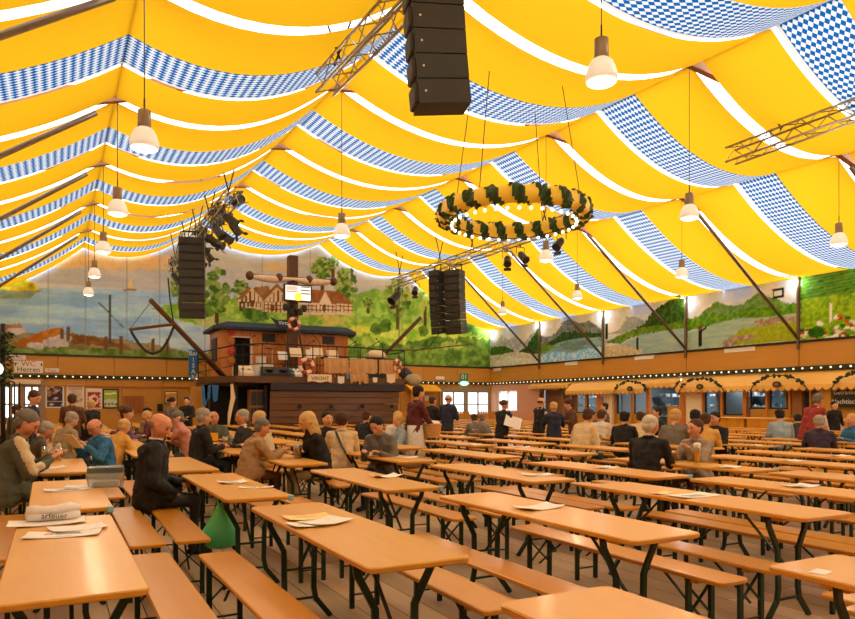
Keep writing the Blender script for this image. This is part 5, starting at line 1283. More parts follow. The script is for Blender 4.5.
        if fine:
            for q, ln in ((-1.5, .066), (-.5, .078), (.5, .074), (1.5, .058)):
                b0 = T + fd * .088 * s + sd * .0195 * q * s; b1 = b0 + (fd * .85 - nrm * .5).normalized() * ln * .5 * s; b2 = b1 + (fd * .3 - nrm * .95).normalized() * ln * .45 * s
                c(b0, b1, .0098, .0092, skin_); c(b1, b2, .0092, .0082, skin_)
            ts = -s_; b0 = T + fd * .03 * s + sd * .026 * s * (-1 if (sd.x * s_) > 0 else 1); b1 = b0 + (fd * .7 + sd * .7 * (-1 if (sd.x * s_) > 0 else 1) - nrm * .25).normalized() * .045 * s; b2 = b1 + (fd - nrm * .3).normalized() * .03 * s
            c(b0, b1, .0125, .011, skin_); c(b1, b2, .011, .009, skin_)
        else:
            for q in (-1.5, -.5, .5, 1.5): c(T + fd * .09 * s + sd * .0185 * q * s, T + fd * .14 * s + sd * .02 * q * s - nrm * .03 * s, .0105, .009, skin_)
            c(T + fd * .03 * s, T + fd * .07 * s - V((s_, 0, 0)) * .045 * s, .013, .01, skin_)
    # legs
    for s_ in (-1, 1):
        if mode == 'sit':
            hp_ = V((s_ * .085 * s, .01, seat + .09 * s)); kn = V((s_ * .12 * s, .42 * s, seat + .06)); an = V((s_ * .13 * s, .40 * s, .09)); 
        else:
            off = .07 * s_ if mode == 'walk' else .0
            hp_ = V((s_ * .09 * s, 0, .9 * s)); kn = V((s_ * .1 * s, .03 + off, .49 * s)); an = V((s_ * .11 * s, -.01 + off * 1.6, .09))
        c(hp_, kn, .088, .06, lg); c(kn, an + V((0, 0, .05)), .058, .042, lg); c(an, an + V((0, 0, .08)), .042, .04, lg)
        c(an + V((0, -.02, -.045)), an + V((0, .15 * s, -.055)), .04, .034, 'c_black')
    vox = (.0115 if fine else .02) * s
    skinned('body', C, vox, root, 2 if fine else 1)
    # clothing shell: torso, sleeves, hem
    jk = 'c_' + (jacket or top); G = []
    def g(p, q, r0, r1): G.append((tuple(p), tuple(q), r0 * s, r1 * s, jk))
    for s_ in (-1, 1):
        g(pel + side * .07 * s * s_ - d1 * (.0 if mode == 'sit' else .1) * s, mid + side * .06 * s * s_, .135 * bulk, .13 * bulk)
        g(mid + side * .055 * s * s_, mid + d2 * .17 * s + side * .09 * s * s_, .13 * bulk, .122 * bulk)
        g(mid + d2 * .17 * s + side * .08 * s * s_, mid + d2 * .22 * s + side * .175 * s * s_, .115 * bulk, .08 * bulk)
        g(nb2 + side * .03 * s * s_ - d2 * .02, mid + d2 * .235 * s + side * .18 * s * s_, .06, .078)
        g(nb2 - d2 * .04, nb2 + hdir * .012, .078, .07)
        if mode == 'sit' and jacket: g(pel + side * .09 * s * s_, pel + V((s_ * .1, .16, .01)) * s, .115, .1)
    for i in (0, 1):
        S_, E_, T_ = arms[i]; 
        if sleeve: g(S_, E_, .08 * bulk, .064 * bulk); g(E_, E_ + (T_ - E_) * .95, .06 * bulk, .045)
        else: g(S_, S_ + (E_ - S_) * .25, .07, .066)
    if 'stripe' in extras:
        for i, s_ in enumerate((-1, 1)):
            S_, E_, T_ = arms[i]; o_ = V((s_ * .03, .025, .03)) * s
            G.append((tuple(S_ + o_ * 1.3), tuple(E_ + o_), .062 * s, .05 * s, 'c_cream')); G.append((tuple(E_ + o_ * .8), tuple(T_ * .4 + E_ * .6 + o_ * .8), .045 * s, .038 * s, 'c_cream'))
        G.append((tuple(pel + V((-.1, -.08, -.02))), tuple(pel + V((.1, -.08, -.02))), .1 * s, .1 * s, 'c_cream'))
    skinned('jacket' if jacket else 'shirt', G, (.015 if fine else .026) * s, root, 2)
    if fine: # collar
        q_ = MB().torus((0, 0, 0), .07 * s, .02 * s, 16, 6, 'z').build('collar', jk, root, tuple(nb2 + hdir * .02), smooth=True); q_.rotation_euler = (-le * .8, 0, 0)
    # hair
    H_ = MB(); hm = 'c_' + hair; rs = random.Random(int(px * 13 + z))
    def hb(a, b_, d_, rx, ry, rz_, n=14, m=9):
        R = []
        for i in range(m + 1):
            t = math.pi * i / m; q = max(math.sin(t), .02); row = []
            for k in range(n):
                u = 2 * math.pi * k / n; w = 1 + rs.uniform(-.04, .04); row.append(tuple(h(a + rx * q * math.cos(u) * w, b_ + ry * q * math.sin(u) * w, d_ - rz_ * math.cos(t) * w)))
            R.append(row)
        H_.rings(R)
    if style in ('short', 'cap', 'curly'):
        k_ = 1.0 if style != 'curly' else 1.14
        hb(0, -.02, .052, .097 * k_, .102 * k_, .084 * k_); hb(0, -.036, .002, .093, .068, .082)
    elif style == 'bald':
        for s_ in (-1, 1): hb(s_ * .07, -.03, .0, .022, .045, .028, 10, 7)
        hb(0, -.056, -.002, .072, .052, .036)
    elif style == 'long':
        hb(0, -.02, .05, .104, .108, .092); hb(0, -.045, -.03, .105, .08, .11); hb(0, -.05, -.13, .1, .065, .1)
        for s_ in (-1, 1): hb(s_ * .085, -.004, -.05, .03, .055, .14)
    elif style == 'bun':
        hb(0, -.022, .048, .096, .1, .086); hb(0, -.13, .03, .045, .045, .045)
    H_.build('hair' if style != 'cap' else 'cap', hm, root, smooth=True)
    if style == 'cap': MB().rings([[tuple(h(.09 * math.cos(t) , .02 + .13 * max(0, math.sin(t)) , .075 - dz)) for t in [k * math.pi / 8 for k in range(16)]] for dz in (0, .012)]).build('cap_brim', hm, root)
    if z < 16:
        for s_ in (-1, 1): MB().ball(tuple(h(s_ * .031, .084, .02)), .0095 * s, 8, 6).build('eye', 'eye_dark', root, smooth=True)
        m_ = MB(); P = [tuple(h(a_, .092 - abs(a_) * .35, -.052)) for a_ in (-.025, 0, .025)]; m_.tube(P, [.004 * s, .008 * s, .004 * s], 6); m_.build('mouth', 'lip', root)
        for s_ in (-1, 1): MB().tube([tuple(h(s_ * .046, .084, .042)), tuple(h(s_ * .018, .095, .045))], .005 * s, 5).build('eyebrow', hm, root)
    if 'glasses' in extras:
        g_ = MB()
        for s_ in (-1, 1):
            pts = [tuple(h(s_ * .034 + .024 * math.cos(t), .104, .018 + .02 * math.sin(t))) for t in [k * math.pi / 5 for k in range(11)]]; g_.tube(pts, .0035, 4); g_.tube([tuple(h(s_ * .056, .1, .022)), tuple(h(s_ * .088, .0, .02))], .003, 4)
        g_.build('glasses', 'black', root)
    if 'whitecollar' in extras: q_ = MB().torus((0, 0, 0), .058 * s, .011 * s, 16, 6, 'z').build('shirt_collar', 'white', root, tuple(nb2 + hdir * .048), smooth=True); q_.rotation_euler = (-le * .8, 0, 0)
    if 'strap' in extras:
        MB().tube([tuple(mid + d2 * .25 * s + side * .1 * s * -1 - fw * -.0 + V((0, -.10, .05)) * s), tuple(mid + V((0, -.17, .05)) * s), tuple(pel + V((.16, -.14, .03)) * s)], 0, rect=(.02, .006)).build('bag_strap', 'black', root)
    if 'print' in extras: MB().bevbox(-.09, .09, 0, .012, -.08, .08, .004).build('shirt_print', 'yellow', root, tuple(mid + d2 * .1 * s + fw * .135 * s))
    if 'apron' in extras:
        R = []
        for t in (0, .35, .7, 1):
            zz = 1.04 * s - .6 * t; an_ = [math.radians(-150 + 25 * k) for k in range(13)]; r1, r2 = (.18 + .05 * t) * s, (.165 + .05 * t) * s
            R += [[(r1 * math.sin(q), .0 + r1 * math.cos(q), zz) for q in an_] + [(r2 * math.sin(q), .0 + r2 * math.cos(q), zz) for q in an_[::-1]]]
        MB().rings(R).build('apron', 'c_white', root, smooth=True)
    if 'vest' in extras: pass
    return root, arms, s
# benches: X of seats
def bX(c, r, s_): return (TPOS.get((c, r)) or (colx(c, r), 0))[0] + s_ * .5
P_ = person
P_('bald man in a black jacket sitting sideways with hands on his lap', 150, 6.2, 100, lean=6, hands=((-.10, .30, .70), (.13, .24, .62)), hy=24, hp=26, bulk=1.22, top='black', legs='charcoal', hair='hsalt', style='bald', skin='skin_ruddy', top_py=415, fine=1, jacket='black', X=.82, extras=('whitecollar',))
P_('man in a grey and cream jacket standing over the beers at left', 5, 8.0, 88, lean=15, hands=((-.1, .42, .95), (.1, .42, .93)), hy=12, hp=30, top='greygreen', legs='charcoal', hair='hsalt', skin='skin_ruddy', top_py=413, fine=1, bulk=1.12, jacket='greygreen', X=-.48, extras=('stripe',))
P_('bald man with glasses in a blue jacket reading a paper', 106, 8, -112, lean=14, hands=((-.14, .33, TZ + .17), (.13, .33, TZ + .2)), hy=-12, hp=28, top='blue', legs='jeans', hair='hsalt', style='bald', skin='skin_ruddy', top_py=420, fine=1, jacket='blue', bulk=1.15, X=bX(0, 3, 1) + .06, extras=('glasses',))
P_('grey curly-haired person in a black jacket behind the man in blue', 82, 9, -88, lean=16, hands='face', hp=22, top='black', hair='hsalt', style='curly', top_py=416, fine=1, jacket='black', X=bX(0, 3, 1) + .02)
P_('grey-haired man in a khaki jacket beyond the beer mugs', 60, 12, 60, lean=18, hands='table', hp=25, hy=10, top='white', jacket='khaki', hair='hgrey', top_py=414, X=None)
P_('man in a dark jacket with red lining standing by the glass door', 28, 13, 110, 'stand', lean=8, hands=((-.1, .3, 1.0), (.12, .3, 1.0)), hp=25, hy=15, top='white', jacket='navy', hair='hbrown', top_py=392)
P_('person in a brown jacket seen from behind before the pale poster', 72, 16.5, 10, 'stand', lean=4, hands='fwd', hp=5, top='brown', jacket='brown', hair='hbrown', top_py=395)
P_('fair-haired man in black before the red poster', 92, 17.8, 330, 'stand', lean=4, hands='fwd', hp=8, top='black', jacket='black', hair='hblond', top_py=401)
P_('man in a blue shirt at the far left behind the pole', 11, 17, 100, 'sit', hp=8, top='olive', hair='hbrown', top_py=404)
P_('person leaning close behind the man in the grey and cream jacket', 30, 9.6, 80, lean=20, hands='table', hp=25, top='dgrey', hair='hgrey', style='short', skin='skin_ruddy', top_py=424)
P_('woman in a pink top with hands at her face behind the bald man', 190, 12.8, -80, lean=18, hands='face', hp=25, top='pink', hair='hsalt', style='cap', top_py=413, X=None)
P_('woman in a violet top at the far left tables', 121, 15, 80, lean=12, hp=12, top='violet', hair='hbrown', style='bun', top_py=408)
P_('person in a yellow jacket behind the man in blue', 113, 11.3, 60, lean=22, hp=15, top='yellow', hair='hblond', top_py=422)
P_('dark-haired woman facing left at the far left tables', 128, 17, -80, lean=10, hp=12, top='maroon', hair='hbrown', style='long', top_py=407)
P_('small dark-haired person far back below the wooden hatch', 143, 18, 100, lean=10, hp=10, top='khaki', hair='hblack', top_py=409)
P_('blond person far back beside the small dark-haired one', 152, 17, -80, lean=12, hp=12, top='maroon', hair='hblond', top_py=412)
P_('grey-haired woman in grey standing before the dark box', 171, 19, 60, 'stand', lean=4, hands='fwd', hp=8, top='grey', hair='hblack', style='bun', top_py=398)
P_('dark figure standing near the white opening panel left of the boat', 187, 24, 200, 'stand', lean=3, hands='fwd', hp=4, top='black', hair='hblack', top_py=398)
P_('grey-haired man in glasses wearing a black suit', 197, 11.2, 82, lean=10, hands='table', hp=8, top='black', jacket='black', hair='hgrey', top_py=410, fine=1, extras=('glasses',))
P_('bald man facing the camera in a dark shirt with yellow print', 215, 14, 200, lean=14, hands=((-.2, .4, TZ + .05), (.24, .36, TZ + .05)), hp=2, hy=-15, top='greygreen', jacket=None, hair='hsalt', style='bald', skin='skin_ruddy', top_py=412, extras=('print',))
P_('ruddy grey-haired man with a white collar by the boat hull', 247, 12.2, -95, lean=8, hp=6, top='white', jacket='charcoal', hair='hgrey', skin='skin_ruddy', top_py=411, extras=('whitecollar',))
P_('fair-haired person in a cream jacket behind the man in beige', 268, 11.6, -60, lean=14, hp=12, top='cream', jacket='cream', hair='hblond', top_py=413)
P_('man in a beige wool jacket leaning towards the blonde woman', 246, 8.6, 88, lean=22, hands=((-.1, .52, TZ + .1), (.08, .5, TZ + .1)), hy=8, hp=14, top='beige', legs='brown', jacket='beige', hair='hsalt', bulk=1.1, skin='skin_ruddy', top_py=421, fine=1, X=bX(2, 3, -1))
P_('blonde woman in a black jacket leaning on the table', 323, 9, -88, lean=20, hands='face', hp=16, top='black', legs='khaki', jacket='black', hair='hblond', style='long', top_py=415, fine=1, X=bX(2, 3, 1))
P_('dark-haired woman with a smile behind the blonde woman', 327, 12.4, 195, lean=8, hp=2, hy=-20, top='black', hair='hblack', style='short', top_py=413)
P_('person in a cream coat with a black strap seen from behind', 342, 10.9, 20, bulk=.9, lean=10, hp=8, hy=10, top='cream', jacket='cream', hair='hbrown', style='curly', top_py=414, fine=1, extras=('strap',))
P_('black-haired woman in a grey jacket looking down at her glass', 385, 10.2, 235, lean=20, hands='table', hp=32, top='dgrey', jacket='grey', hair='hblack', style='short', top_py=418, fine=1)
P_('person in black by the boat hull with brown hair', 363, 15, 60, lean=12, hp=14, top='black', hair='hbrown', top_py=412)
P_('small grey-haired person by the right end of the boat hull', 396, 15, 190, lean=14, hp=14, top='white', hair='hblond', top_py=413)
P_('fair-haired person in a pale green top beside the waiter', 404, 13.6, -80, lean=12, hp=10, top='lightblue', hair='hblond', top_py=416)
P_('waiter in a dark red jacket and white apron carrying a basket', 413, 13.6, 92, 'stand', lean=10, hands=((-.1, .42, .98), (.14, .42, .98)), hp=12, top='white', legs='charcoal', jacket='maroon', hair='hblack', top_py=387, fine=1, extras=('apron',))
P_('man in black standing beyond the waiter', 431, 20, 80, 'stand', lean=6, hands='fwd', hp=6, top='black', jacket='black', hair='hbrown', top_py=397)
P_('man in a navy pullover standing before the double doors', 447, 19.5, 60, 'stand', lean=8, hands='fwd', hp=6, top='navy', jacket='navy', hair='hsalt', style='bald', top_py=395)
P_('left one of two hunched people in grey below the double doors', 476, 18.5, 20, lean=25, hp=16, top='grey', hair='hbrown', top_py=417)
P_('right one of two hunched people in grey below the double doors', 489, 18, -30, lean=25, hp=16, top='grey', jacket='grey', hair='hsalt', top_py=417)
P_('dark-haired woman in black standing with a white paper', 502, 16.8, 75, 'stand', lean=8, hands='fwd', hp=12, top='black', jacket='black', hair='hbrown', style='bun', top_py=401)
P_('bearded man in a black waistcoat over a white shirt standing', 539, 18.2, 90, 'stand', lean=6, hands='fwd', hp=12, top='white', jacket='black', legs='khaki', sleeve=False, hair='hbrown', style='bald', top_py=398)
P_('blond woman in a navy coat seen from behind near the leafy arch', 554, 16.6, 30, 'stand', lean=8, hands='fwd', hp=10, top='navy', jacket='navy', hair='hblond', top_py=403)
P_('person in a brown coat standing right of the navy coat', 574, 17.6, -70, 'stand', lean=14, hands='fwd', hp=12, top='brown', jacket='brown', hair='hbrown', style='curly', top_py=400)
P_('woman in a cream pullover bending forward', 580, 13.2, 80, lean=22, hands='table', hp=20, top='cream', jacket='cream', hair='hbrown', skin='skin_ruddy', top_py=411)
P_('person in white behind the woman in the cream pullover', 599, 15.8, 70, lean=12, hp=12, top='white', hair='hbrown', top_py=411)
P_('dark-haired person upright near the far kitchen hatches', 606, 19, -60, 'stand', lean=4, hands='fwd', hp=6, top='grey', hair='hblack', top_py=405)
P_('dark-haired person in a black jacket with white stripes', 623, 14, 60, lean=12, hands='table', hp=12, top='black', jacket='black', hair='hblack', top_py=413)
P_('person in a cream top behind the grey-haired man', 639, 15.2, 60, lean=14, hp=12, top='cream', hair='hbrown', top_py=413)
P_('person in a dark top standing in the far row by the hatches', 659, 18, -60, lean=4, hp=6, top='black', hair='hblack', top_py=408)
P_('grey-haired man in a black pullover seen from behind', 646, 9, 66, lean=14, hands=((-.12, .42, TZ + .07), (.12, .42, TZ + .07)), hp=14, hy=16, top='black', legs='charcoal', jacket='black', hair='hwhite', skin='skin_ruddy', top_py=418, fine=1, X=bX(5, 2, -1) - .02, extras=('whitecollar',))
P_('woman in a patterned grey cardigan talking to the grey-haired man', 700, 9, -98, lean=12, hands=((-.1, .4, TZ + .18), (.12, .4, TZ + .1)), hp=4, hy=12, top='patgrey', legs='brown', jacket='pattern', hair='hbrown', style='short', top_py=421, fine=1, X=bX(5, 2, 1))
P_('blond woman in a grey pullover in the middle of the right side', 674, 13, 55, lean=14, hp=16, top='grey', jacket='grey', hair='hblond', top_py=411)
P_('dark-haired person beyond the woman in the patterned cardigan', 694, 14, 60, lean=10, hp=12, top='maroon', hair='hblack', top_py=411)
P_('person in a yellow top right of the dark-haired one', 704, 12.6, 60, lean=14, hp=14, top='yellow', hair='hbrown', top_py=415)
P_('short dark-haired woman in black with hands on the table', 718, 13.4, -95, lean=10, hp=8, top='black', jacket='black', hair='hblack', top_py=413)
P_('man in a light blue shirt seen from behind at the right', 782, 15.8, 40, lean=18, hp=16, top='lightblue', jacket='lightblue', hair='hblack', top_py=411)
P_('dark round-backed person between the blue shirt and the waiter', 799, 17, 50, lean=26, hp=24, top='charcoal', jacket='charcoal', hair='hblack', top_py=416)
P_('waiter in a red waistcoat and white sleeves bending over', 808, 14.6, 100, 'stand', lean=26, hands=((-.1, .42, .95), (.14, .42, .9)), hp=14, top='white', legs='charcoal', jacket='red', sleeve=False, hair='hsalt', skin='skin_ruddy', top_py=396, fine=1)
P_('grey-haired man in a purple jacket in front of the red waiter', 819, 12.2, 60, lean=14, hands='table', hp=16, top='purple', jacket='purple', hair='hgrey', style='short', top_py=417, fine=1)
P_('tall dark figure standing against the wide wooden pillar', 834, 20.5, 200, 'stand', lean=2, hands='down', hp=2, top='black', jacket='black', hair='hblack', top_py=402)
P_('fair person in a blue top cut off at the right edge', 856, 14, -70, lean=10, hp=10, top='blue', hair='hblond', top_py=415)
run_jobs()
# ---------------------------------------------------------------- things on the tables
m_, N, L_, B = newmat('glass'); N.remove(B)
g1_ = N.new('ShaderNodeBsdfTransparent'); g1_.inputs[0].default_value = (.93, .95, .94, 1); g2_ = N.new('ShaderNodeBsdfGlossy'); g2_.inputs['Roughness'].default_value = .08; g2_.inputs[0].default_value = (.95, .95, .95, 1)
lw_ = N.new('ShaderNodeLayerWeight'); lw_.inputs[0].default_value = .35; gm_ = N.new('ShaderNodeMixShader')
L_.new(lw_.outputs['Facing'], gm_.inputs[0]); L_.new(g1_.outputs[0], gm_.inputs[1]); L_.new(g2_.outputs[0], gm_.inputs[2]); L_.new(gm_.outputs[0], N['Material Output'].inputs[0])
m_, N, L_, B = newmat('beer'); B.inputs['Base Color'].default_value = hexc('F2B02C') + (1,); B.inputs['Roughness'].default_value = .2
mat('foam', (.85, .82, .74), .8, noise=.05)
def mug_proto(full):
    e = empty('beer_mug'); R, h = .055, .19
    MB().lathe([(R * .9, 0), (R, .01), (R, h), (R - .006, h), (R - .008, .02), (0, .02)], 14).build('glass_body', 'glass', e, smooth=True)
    MB().tube([(R - .004, 0, .15), (R + .045, 0, .15), (R + .05, 0, .06), (R - .004, 0, .045)], .008, 6).build('handle', 'glass', e, smooth=True)
    if full: MB().lathe([(0, .022), (R - .0085, .022), (R - .0085, .02 + (h - .05) * full), (0, .02 + (h - .05) * full)], 14).build('beer', 'beer', e); MB().lathe([(0, .02 + (h - .05) * full), (R - .009, .02 + (h - .05) * full), (R - .009, .045 + (h - .05) * full), (0, .05 + (h - .05) * full)], 14).build('foam', 'foam', e)
    return e
mp = {}
def mug(px, py, full, label, group=None):
    x, y = at(px, py, TZ); k = full
    if k not in mp: mp[k] = mug_proto(full); o = mp[k]
    else: o = copy_tree(mp[k])
    o.location = (x, y, TZ + .001); o.rotation_euler = (0, 0, px * .7); tag(o, label, 'beer mug', group); return o
mug(46, 461.5, .75, 'beer mug at left with amber beer, left one of the front pair'); mug(57, 461, .75, 'beer mug at left with amber beer, right one of the front pair')
mug(63, 457, .5, 'half full beer mug behind the front pair at left'); mug(41, 455, .3, 'nearly empty beer mug near the hands of the man in the grey and cream jacket'); mug(44, 447, .6, 'beer mug farther along the left table'); mug(51, 443, .6, 'beer mug at the far end of the left table')
mug(226, 447.5, .65, 'beer mug beside the man with the yellow print'); mug(237, 446, .8, 'beer mug right of the one by the yellow print'); mug(297.5, 458.5, .95, 'full beer mug between the man in beige and the blonde woman')
mug(353, 447.5, 0, 'empty beer mug, left of three in front of the black-haired woman'); mug(363, 448.5, .15, 'nearly empty beer mug, middle of three before the black-haired woman'); mug(374.5, 450, 0, 'empty beer mug nearest the black-haired woman')
mug(844, 434, .6, 'beer glass on the table at the right edge')
def tallglass(px, py, label):
    x, y = at(px, py, TZ); e = empty('beer_glass', (x, y, TZ + .001)); tag(e, label, 'beer glass')
    MB().lathe([(.035, 0), (.036, .02), (.032, .05), (.046, .2), (.043, .25), (.04, .25), (.04, .2), (.028, .05), (0, .02)], 16).build('glass_body', 'glass', e, smooth=True)
    MB().lathe([(0, .03), (.028, .05), (.041, .17), (0, .17)], 16).build('beer', 'beer', e); MB().lathe([(0, .17), (.041, .17), (.043, .26), (.02, .275), (0, .275)], 16).build('foam', 'foam', e, smooth=True)
tallglass(697, 465.5, 'tall wheat beer with thick foam beside the woman in the patterned cardigan')
for k, (px, py) in enumerate(((594, 441), (599, 440), (604, 440.5))):
    x, y = at(px, py, TZ); e = empty('drinking_glass', (x, y, TZ + .001)); tag(e, 'small drinking glass before the striped black jacket, %s of three' % ('left', 'middle', 'right')[k], 'glass'); MB().lathe([(.03, 0), (.036, .12), (.033, .12), (.028, .01), (0, .01)], 12).build('glass_body', 'glass', e, smooth=True); MB().lathe([(0, .012), (.028, .012), (.031, .08), (0, .08)], 12).build('drink', 'beer' if k else 'foam', e)
def sheet(px, py, w, l, rot, label, mt='paper', dz=.0, curl=.01, print_=None, cat='paper', name='paper_sheet'):
    x, y = at(px, py, TZ); n = 6; vs = []
    for i in range(n + 1):
        for j in range(3): u = i / n; vs.append(((u - .5) * l, (j / 2 - .5) * w, .002 + dz + curl * (abs(2 * u - 1) ** 2) * (1 if j != 1 else .5)))
    m_ = MB(); m_.add(vs, [(3 * i + j, 3 * i + 3 + j, 3 * i + 4 + j, 3 * i + 1 + j) for i in range(n) for j in range(2)])
    e = empty(name, (x, y, TZ), rot); tag(e, label, cat); o = m_.build('page', mt, e); sd = o.modifiers.new('s', 'SOLIDIFY'); sd.thickness = .0015; sd.offset = 1
    if print_:
        for (a_, b_, c_, d_, pm) in print_: MB().box(a_, b_, c_, d_, .0045 + dz, .0052 + dz).build('print_block', pm, e)
    return e
lines = [(-.11, .1, -.05 + .025 * k, -.04 + .025 * k, 'print_grey') for k in range(4)]
sheet(63, 535, .2, .38, -.15, 'white leaflet in front of the newspapers on the front left table', print_=[(-.04, .15, .0, .06, 'print_grey'), (-.1, -.05, .0, .05, 'pinkish'), (-.12, .05, -.07, -.065, 'print_grey')])
sheet(78, 529, .2, .3, .2, 'second white leaflet under the first on the front left table', dz=.004)
sheet(47, 523.5, .24, .42, 0, 'flat folded newspaper under the rolled newspapers', dz=.003, cat='newspaper', name='newspaper')
x, y = at(53, 521, TZ)
nw = empty('newspaper_bundle', (x, y, TZ + .006), .1); tag(nw, 'rolled bundle of white newspapers with bold black letters', 'newspaper'); rs = random.Random(2)
for k in range(3):
    P = [(-.15 + .3 * t, .01 * math.sin(k + 5 * t) + (k % 2) * .06 - .03, (.032, .03, .072)[k] + .006 * math.sin(7 * t + k)) for t in [i / 6 for i in range(7)]]
    MB().tube(P, [.022] + [.026 + rs.uniform(0, .01) for i in range(5)] + [.018], 10).build('newspaper_roll', 'paper', nw, smooth=True)
tt = text('headline', 'arfeuer', .05, (.0, -.082, .036), (math.pi / 2 - .3, .06, 0), 'ink', nw, .001)
sheet(68, 490, .2, .36, .1, 'white leaflet on the second table at left', print_=lines); sheet(78, 487.5, .18, .2, -.2, 'folded white paper beside the clear bag on the left table', dz=.004)
x, y = at(105, 487, TZ)
cb_ = empty('clear_bag', (x, y, TZ), -.1); tag(cb_, 'translucent pale blue plastic bag standing open on the left table', 'bag')
m_, N, L_, B = newmat('clear_film'); B.inputs['Base Color'].default_value = hexc('C8DCE0') + (1,); B.inputs['Roughness'].default_value = .25; B.inputs['Transmission Weight'].default_value = .55; B.inputs['Alpha'].default_value = .62
MB().rings([[(-.13, -.06, 0), (.14, -.07, 0), (.15, .07, 0), (-.12, .07, 0)], [(-.15, -.07, .1), (.15, -.08, .1), (.16, .08, .1), (-.14, .08, .1)], [(-.14, -.05, .18), (.15, -.06, .19), (.15, .05, .19), (-.13, .06, .18)]]).build('film', 'clear_film', cb_)
MB().bevbox(-.1, .12, -.045, .045, .005, .06, .01).build('contents', 'paper', cb_); MB().box(-.13, .15, -.075, -.07, .15, .22).build('blue_band', 'lightb', cb_) if 'lightb' in MATS else MB().box(-.14, .15, -.082, -.076, .13, .175).build('blue_band', 'bluesteel', cb_)
sheet(233, 483, .2, .26, .1, 'folded white menu on the table beside the bald man', print_=lines, dz=.002, curl=.02); sheet(256, 488, .1, .3, -.35, 'narrow white leaflet with a red edge near the table end', print_=[(.02, .13, .01, .03, 'red'), (-.12, 0, .0, .02, 'print_grey')])
sheet(308, 518, .2, .3, .0, 'yellow leaflet on the front middle table', 'paper_yellow', dz=.002, print_=[(-.1, .1, .02, .03, 'print_grey')]); sheet(326, 523, .2, .3, .45, 'white leaflet overlapping the yellow one', dz=.008); sheet(314, 525, .18, .3, .1, 'second white sheet beside the yellow leaflet', dz=.005)
sheet(386, 477, .2, .3, .1, 'folded white menu on the table behind the front middle one', curl=.03); sheet(538, 508, .2, .34, .1, 'white menu sheet on the front table right of the middle', curl=.02)
sheet(693, 496, .22, .4, -.05, 'broad white menu sheet on the front right table', print_=lines); sheet(662, 493.5, .1, .22, .1, 'small cream slip beside the broad menu sheet', 'paper_yellow')
extra_sheets = [(800, 486.5, 'right table in the second row'), (728, 467.5, 'table where the woman with the tall beer sits'), (562, 474, 'table behind the front right of the middle'), (605, 468, 'table left of the grey-haired man'), (362, 457, 'table of the black-haired woman'), (790, 461, 'third row table at right'),
 (52, 468, 'left table with the beer mugs'), (172, 456, 'table behind the bald man'), (425, 457, 'second row table right of centre'), (466, 446, 'fourth row table in the middle'), (530, 447, 'fourth row table right of the middle'), (610, 451, 'third row table near the striped jacket'), (755, 447, 'fourth row table at the right'), (838, 456, 'far right third row table'), (300, 435, 'far table by the boat hull'), (470, 436, 'far table below the double doors'), (540, 434, 'far table by the leafy arch'), (650, 444, 'table behind the grey-haired man')]
TABS = list(TPOS.values())
def snap(px, py):
    x, y = at(px, py, TZ); b_ = min(TABS, key=lambda t: (max(abs(x - t[0]) - .14, 0)) ** 2 * 4 + max(t[1] + .25 - y, y - t[1] - 1.9, 0) ** 2)
    return max(b_[0] - .13, min(b_[0] + .13, x)), max(b_[1] + .25, min(b_[1] + 1.9, y))
for k, (px, py, lb) in enumerate(extra_sheets):
    s_ = sheet(px, py, .2, .3, .3 * math.sin(k * 2.3), 'white menu sheet on the ' + lb, curl=.015, print_=lines if k < 5 else None); x, y = snap(px, py); s_.location = (x, y, TZ)
# the hat-full of mugs etc. must rest on tables too
for o in list(COL.objects):
    if o.parent is None and (o.name.startswith('beer_mug') or o.name.startswith('beer_glass') or o.name.startswith('drinking_glass')):
        x, y = o.location.x, o.location.y; b_ = min(TABS, key=lambda t: (max(abs(x - t[0]) - .2, 0)) ** 2 * 4 + max(t[1] + .08 - y, y - t[1] - 2.07, 0) ** 2)
        o.location.x = max(b_[0] - .2, min(b_[0] + .2, x)); o.location.y = max(b_[1] + .08, min(b_[1] + 2.07, y))
# pale blue table clips at near table corners
mat('clip_blue', '8CC4D8', .5)
for (c, r), lb in (((1, 2), 'beside the bald man'), ((2, 2), 'behind the front middle table'), ((0, 2), 'second from the front at left'), ((4, 2), 'left of the grey-haired man'), ((5, 2), 'with the tall wheat beer')):
    x, y = TPOS[(c, r)]; o = MB().bevbox(-.02, .02, -.012, .03, -.04, .004, .004).build('table_clip', 'clip_blue', None, (x + .25, y + .0, TZ + .001)); tag(o, 'small pale blue clip on the corner of the table ' + lb, 'clip')
for (c, r), dx, dy, lb in (((2, 0), -.18, 1.95, 'the near table in the lower right corner'), ((1, 0), .0, 1.5, 'the nearest table')):
    x, y = TPOS[(c, r)]; o = MB().bevbox(-.05, .05, -.035, .035, 0, .0015, .0004).build('paper_sticker', 'paper', None, (x + dx, y + dy, TZ + .0005), .2); tag(o, 'small white sticker on ' + lb, 'sticker')
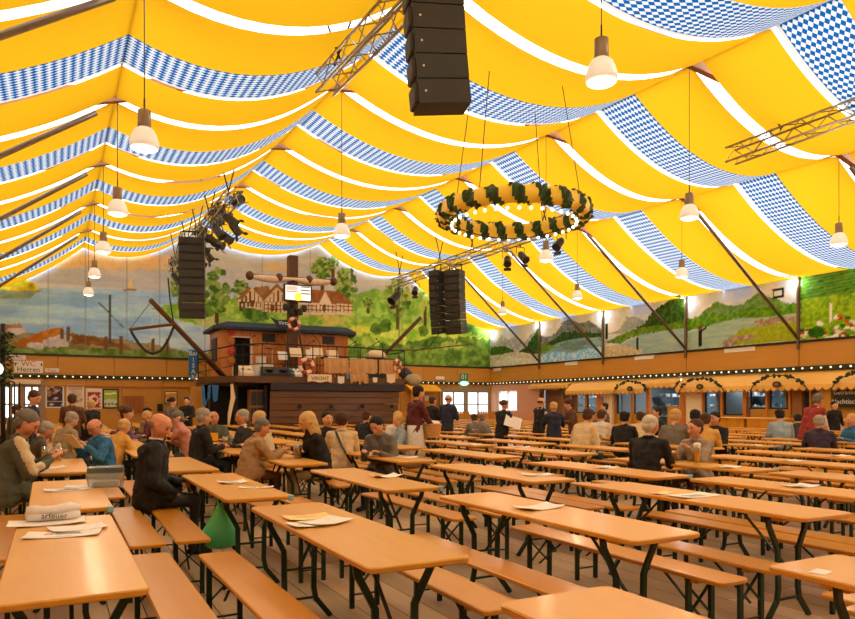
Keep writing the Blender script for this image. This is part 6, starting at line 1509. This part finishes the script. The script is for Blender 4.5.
# green bag under the table
x, y = zx(221, 6.05)
m_ = MB(); R = []; rs = random.Random(9)
for z, r_ in ((0, .09), (.04, .15), (.12, .165), (.2, .14), (.27, .09), (.33, .05), (.37, .035)):
    R.append([(r_ * (1 + rs.uniform(-.1, .1)) * math.cos(2 * math.pi * k / 14) * 1.0, r_ * .75 * (1 + rs.uniform(-.1, .1)) * math.sin(2 * math.pi * k / 14), z) for k in range(14)])
gb = empty('plastic_bag', (x, y, .27)); tag(gb, 'green plastic carrier bag hanging under the table beside the bald man', 'bag'); m_.rings(R)
m2, N, L_, B = newmat('green_film'); B.inputs['Base Color'].default_value = hexc('5AD894') + (1,); B.inputs['Roughness'].default_value = .35; B.inputs['Transmission Weight'].default_value = .08
m_.build('bag_body', 'green_film', gb, smooth=True)
for s_ in (-1, 1): MB().tube([(.02 * s_, 0, .35), (.035 * s_, 0, .42), (0, 0, .475)], .01, 6).build('bag_handle', 'green_film', gb)
# basket of the waiter
x, y = zx(432, 13.7)
bk = empty('bread_basket', (x, y, .86)); tag(bk, 'tan wicker basket with white cloth held by the waiter', 'basket'); mat('wicker', 'C89858', .8, noise=.3, scale=50)
MB().lathe([(.14, 0), (.17, .12), (.19, .28), (.17, .28), (.15, .02), (0, .02)], 18).build('wicker_body', 'wicker', bk)
for k in range(5): MB().torus((0, 0, .03 + k * .055), .148 + k * .01, .01, 18, 5, 'z').build('wicker_hoop', 'wicker', bk)
MB().ball((0, 0, .27), (.17, .15, .07), 12, 6).build('cloth', 'foam', bk, smooth=True)
# paper read by the man in blue and the woman with white paper
rd = [o for o in COL.objects if o.get('label', '').startswith('bald man with glasses in a blue')][0]
M_ = Matrix.Translation(rd.location) @ Matrix.Rotation(rd.rotation_euler.z, 4, 'Z') @ Matrix.Translation((-.01, .46, TZ + .24)) @ Matrix.Rotation(math.radians(52), 4, 'X')
o = MB().bevbox(-.17, .17, -.12, .12, -.004, .004, .001).build('newspaper', 'paper'); o.matrix_world = M_; tag(o, 'folded paper held by the man in the blue jacket', 'newspaper')
x, y = zx(513, 16.6); o = MB().bevbox(-.2, .2, -.004, .004, -.15, .15, .001).build('paper_sheet', 'paper', None, (x, y, 1.1)); o.rotation_euler = (-.5, .3, -.5); tag(o, 'white paper held by the woman in black near the fence screen', 'paper')
# bags on benches
for px, py, mt, sz, lb in ((416, 468, 'c_khaki', .2, 'crumpled tan coat heap on the bench right of the black-haired woman'), (287, 505, 'c_khaki', .0, ''),):
    if sz:
        x, y = at(px, py, BZ); e = MB().ball((0, 0, .09), (.2, .1, .1), 14, 8); rs = random.Random(1); e.v = [(a_ * (1 + rs.uniform(-.15, .15)), b_ * (1 + rs.uniform(-.15, .15)), max(.0, c_)) for a_, b_, c_ in e.v]
        bx_ = min([(t[0] + s_ * .5) for t in TABS for s_ in (-1, 1) if t[1] < y < t[1] + 2.1], key=lambda v: abs(v - x)); o = e.build('folded_coat', mt, None, (bx_, y, BZ), smooth=True); tag(o, lb, 'coat')
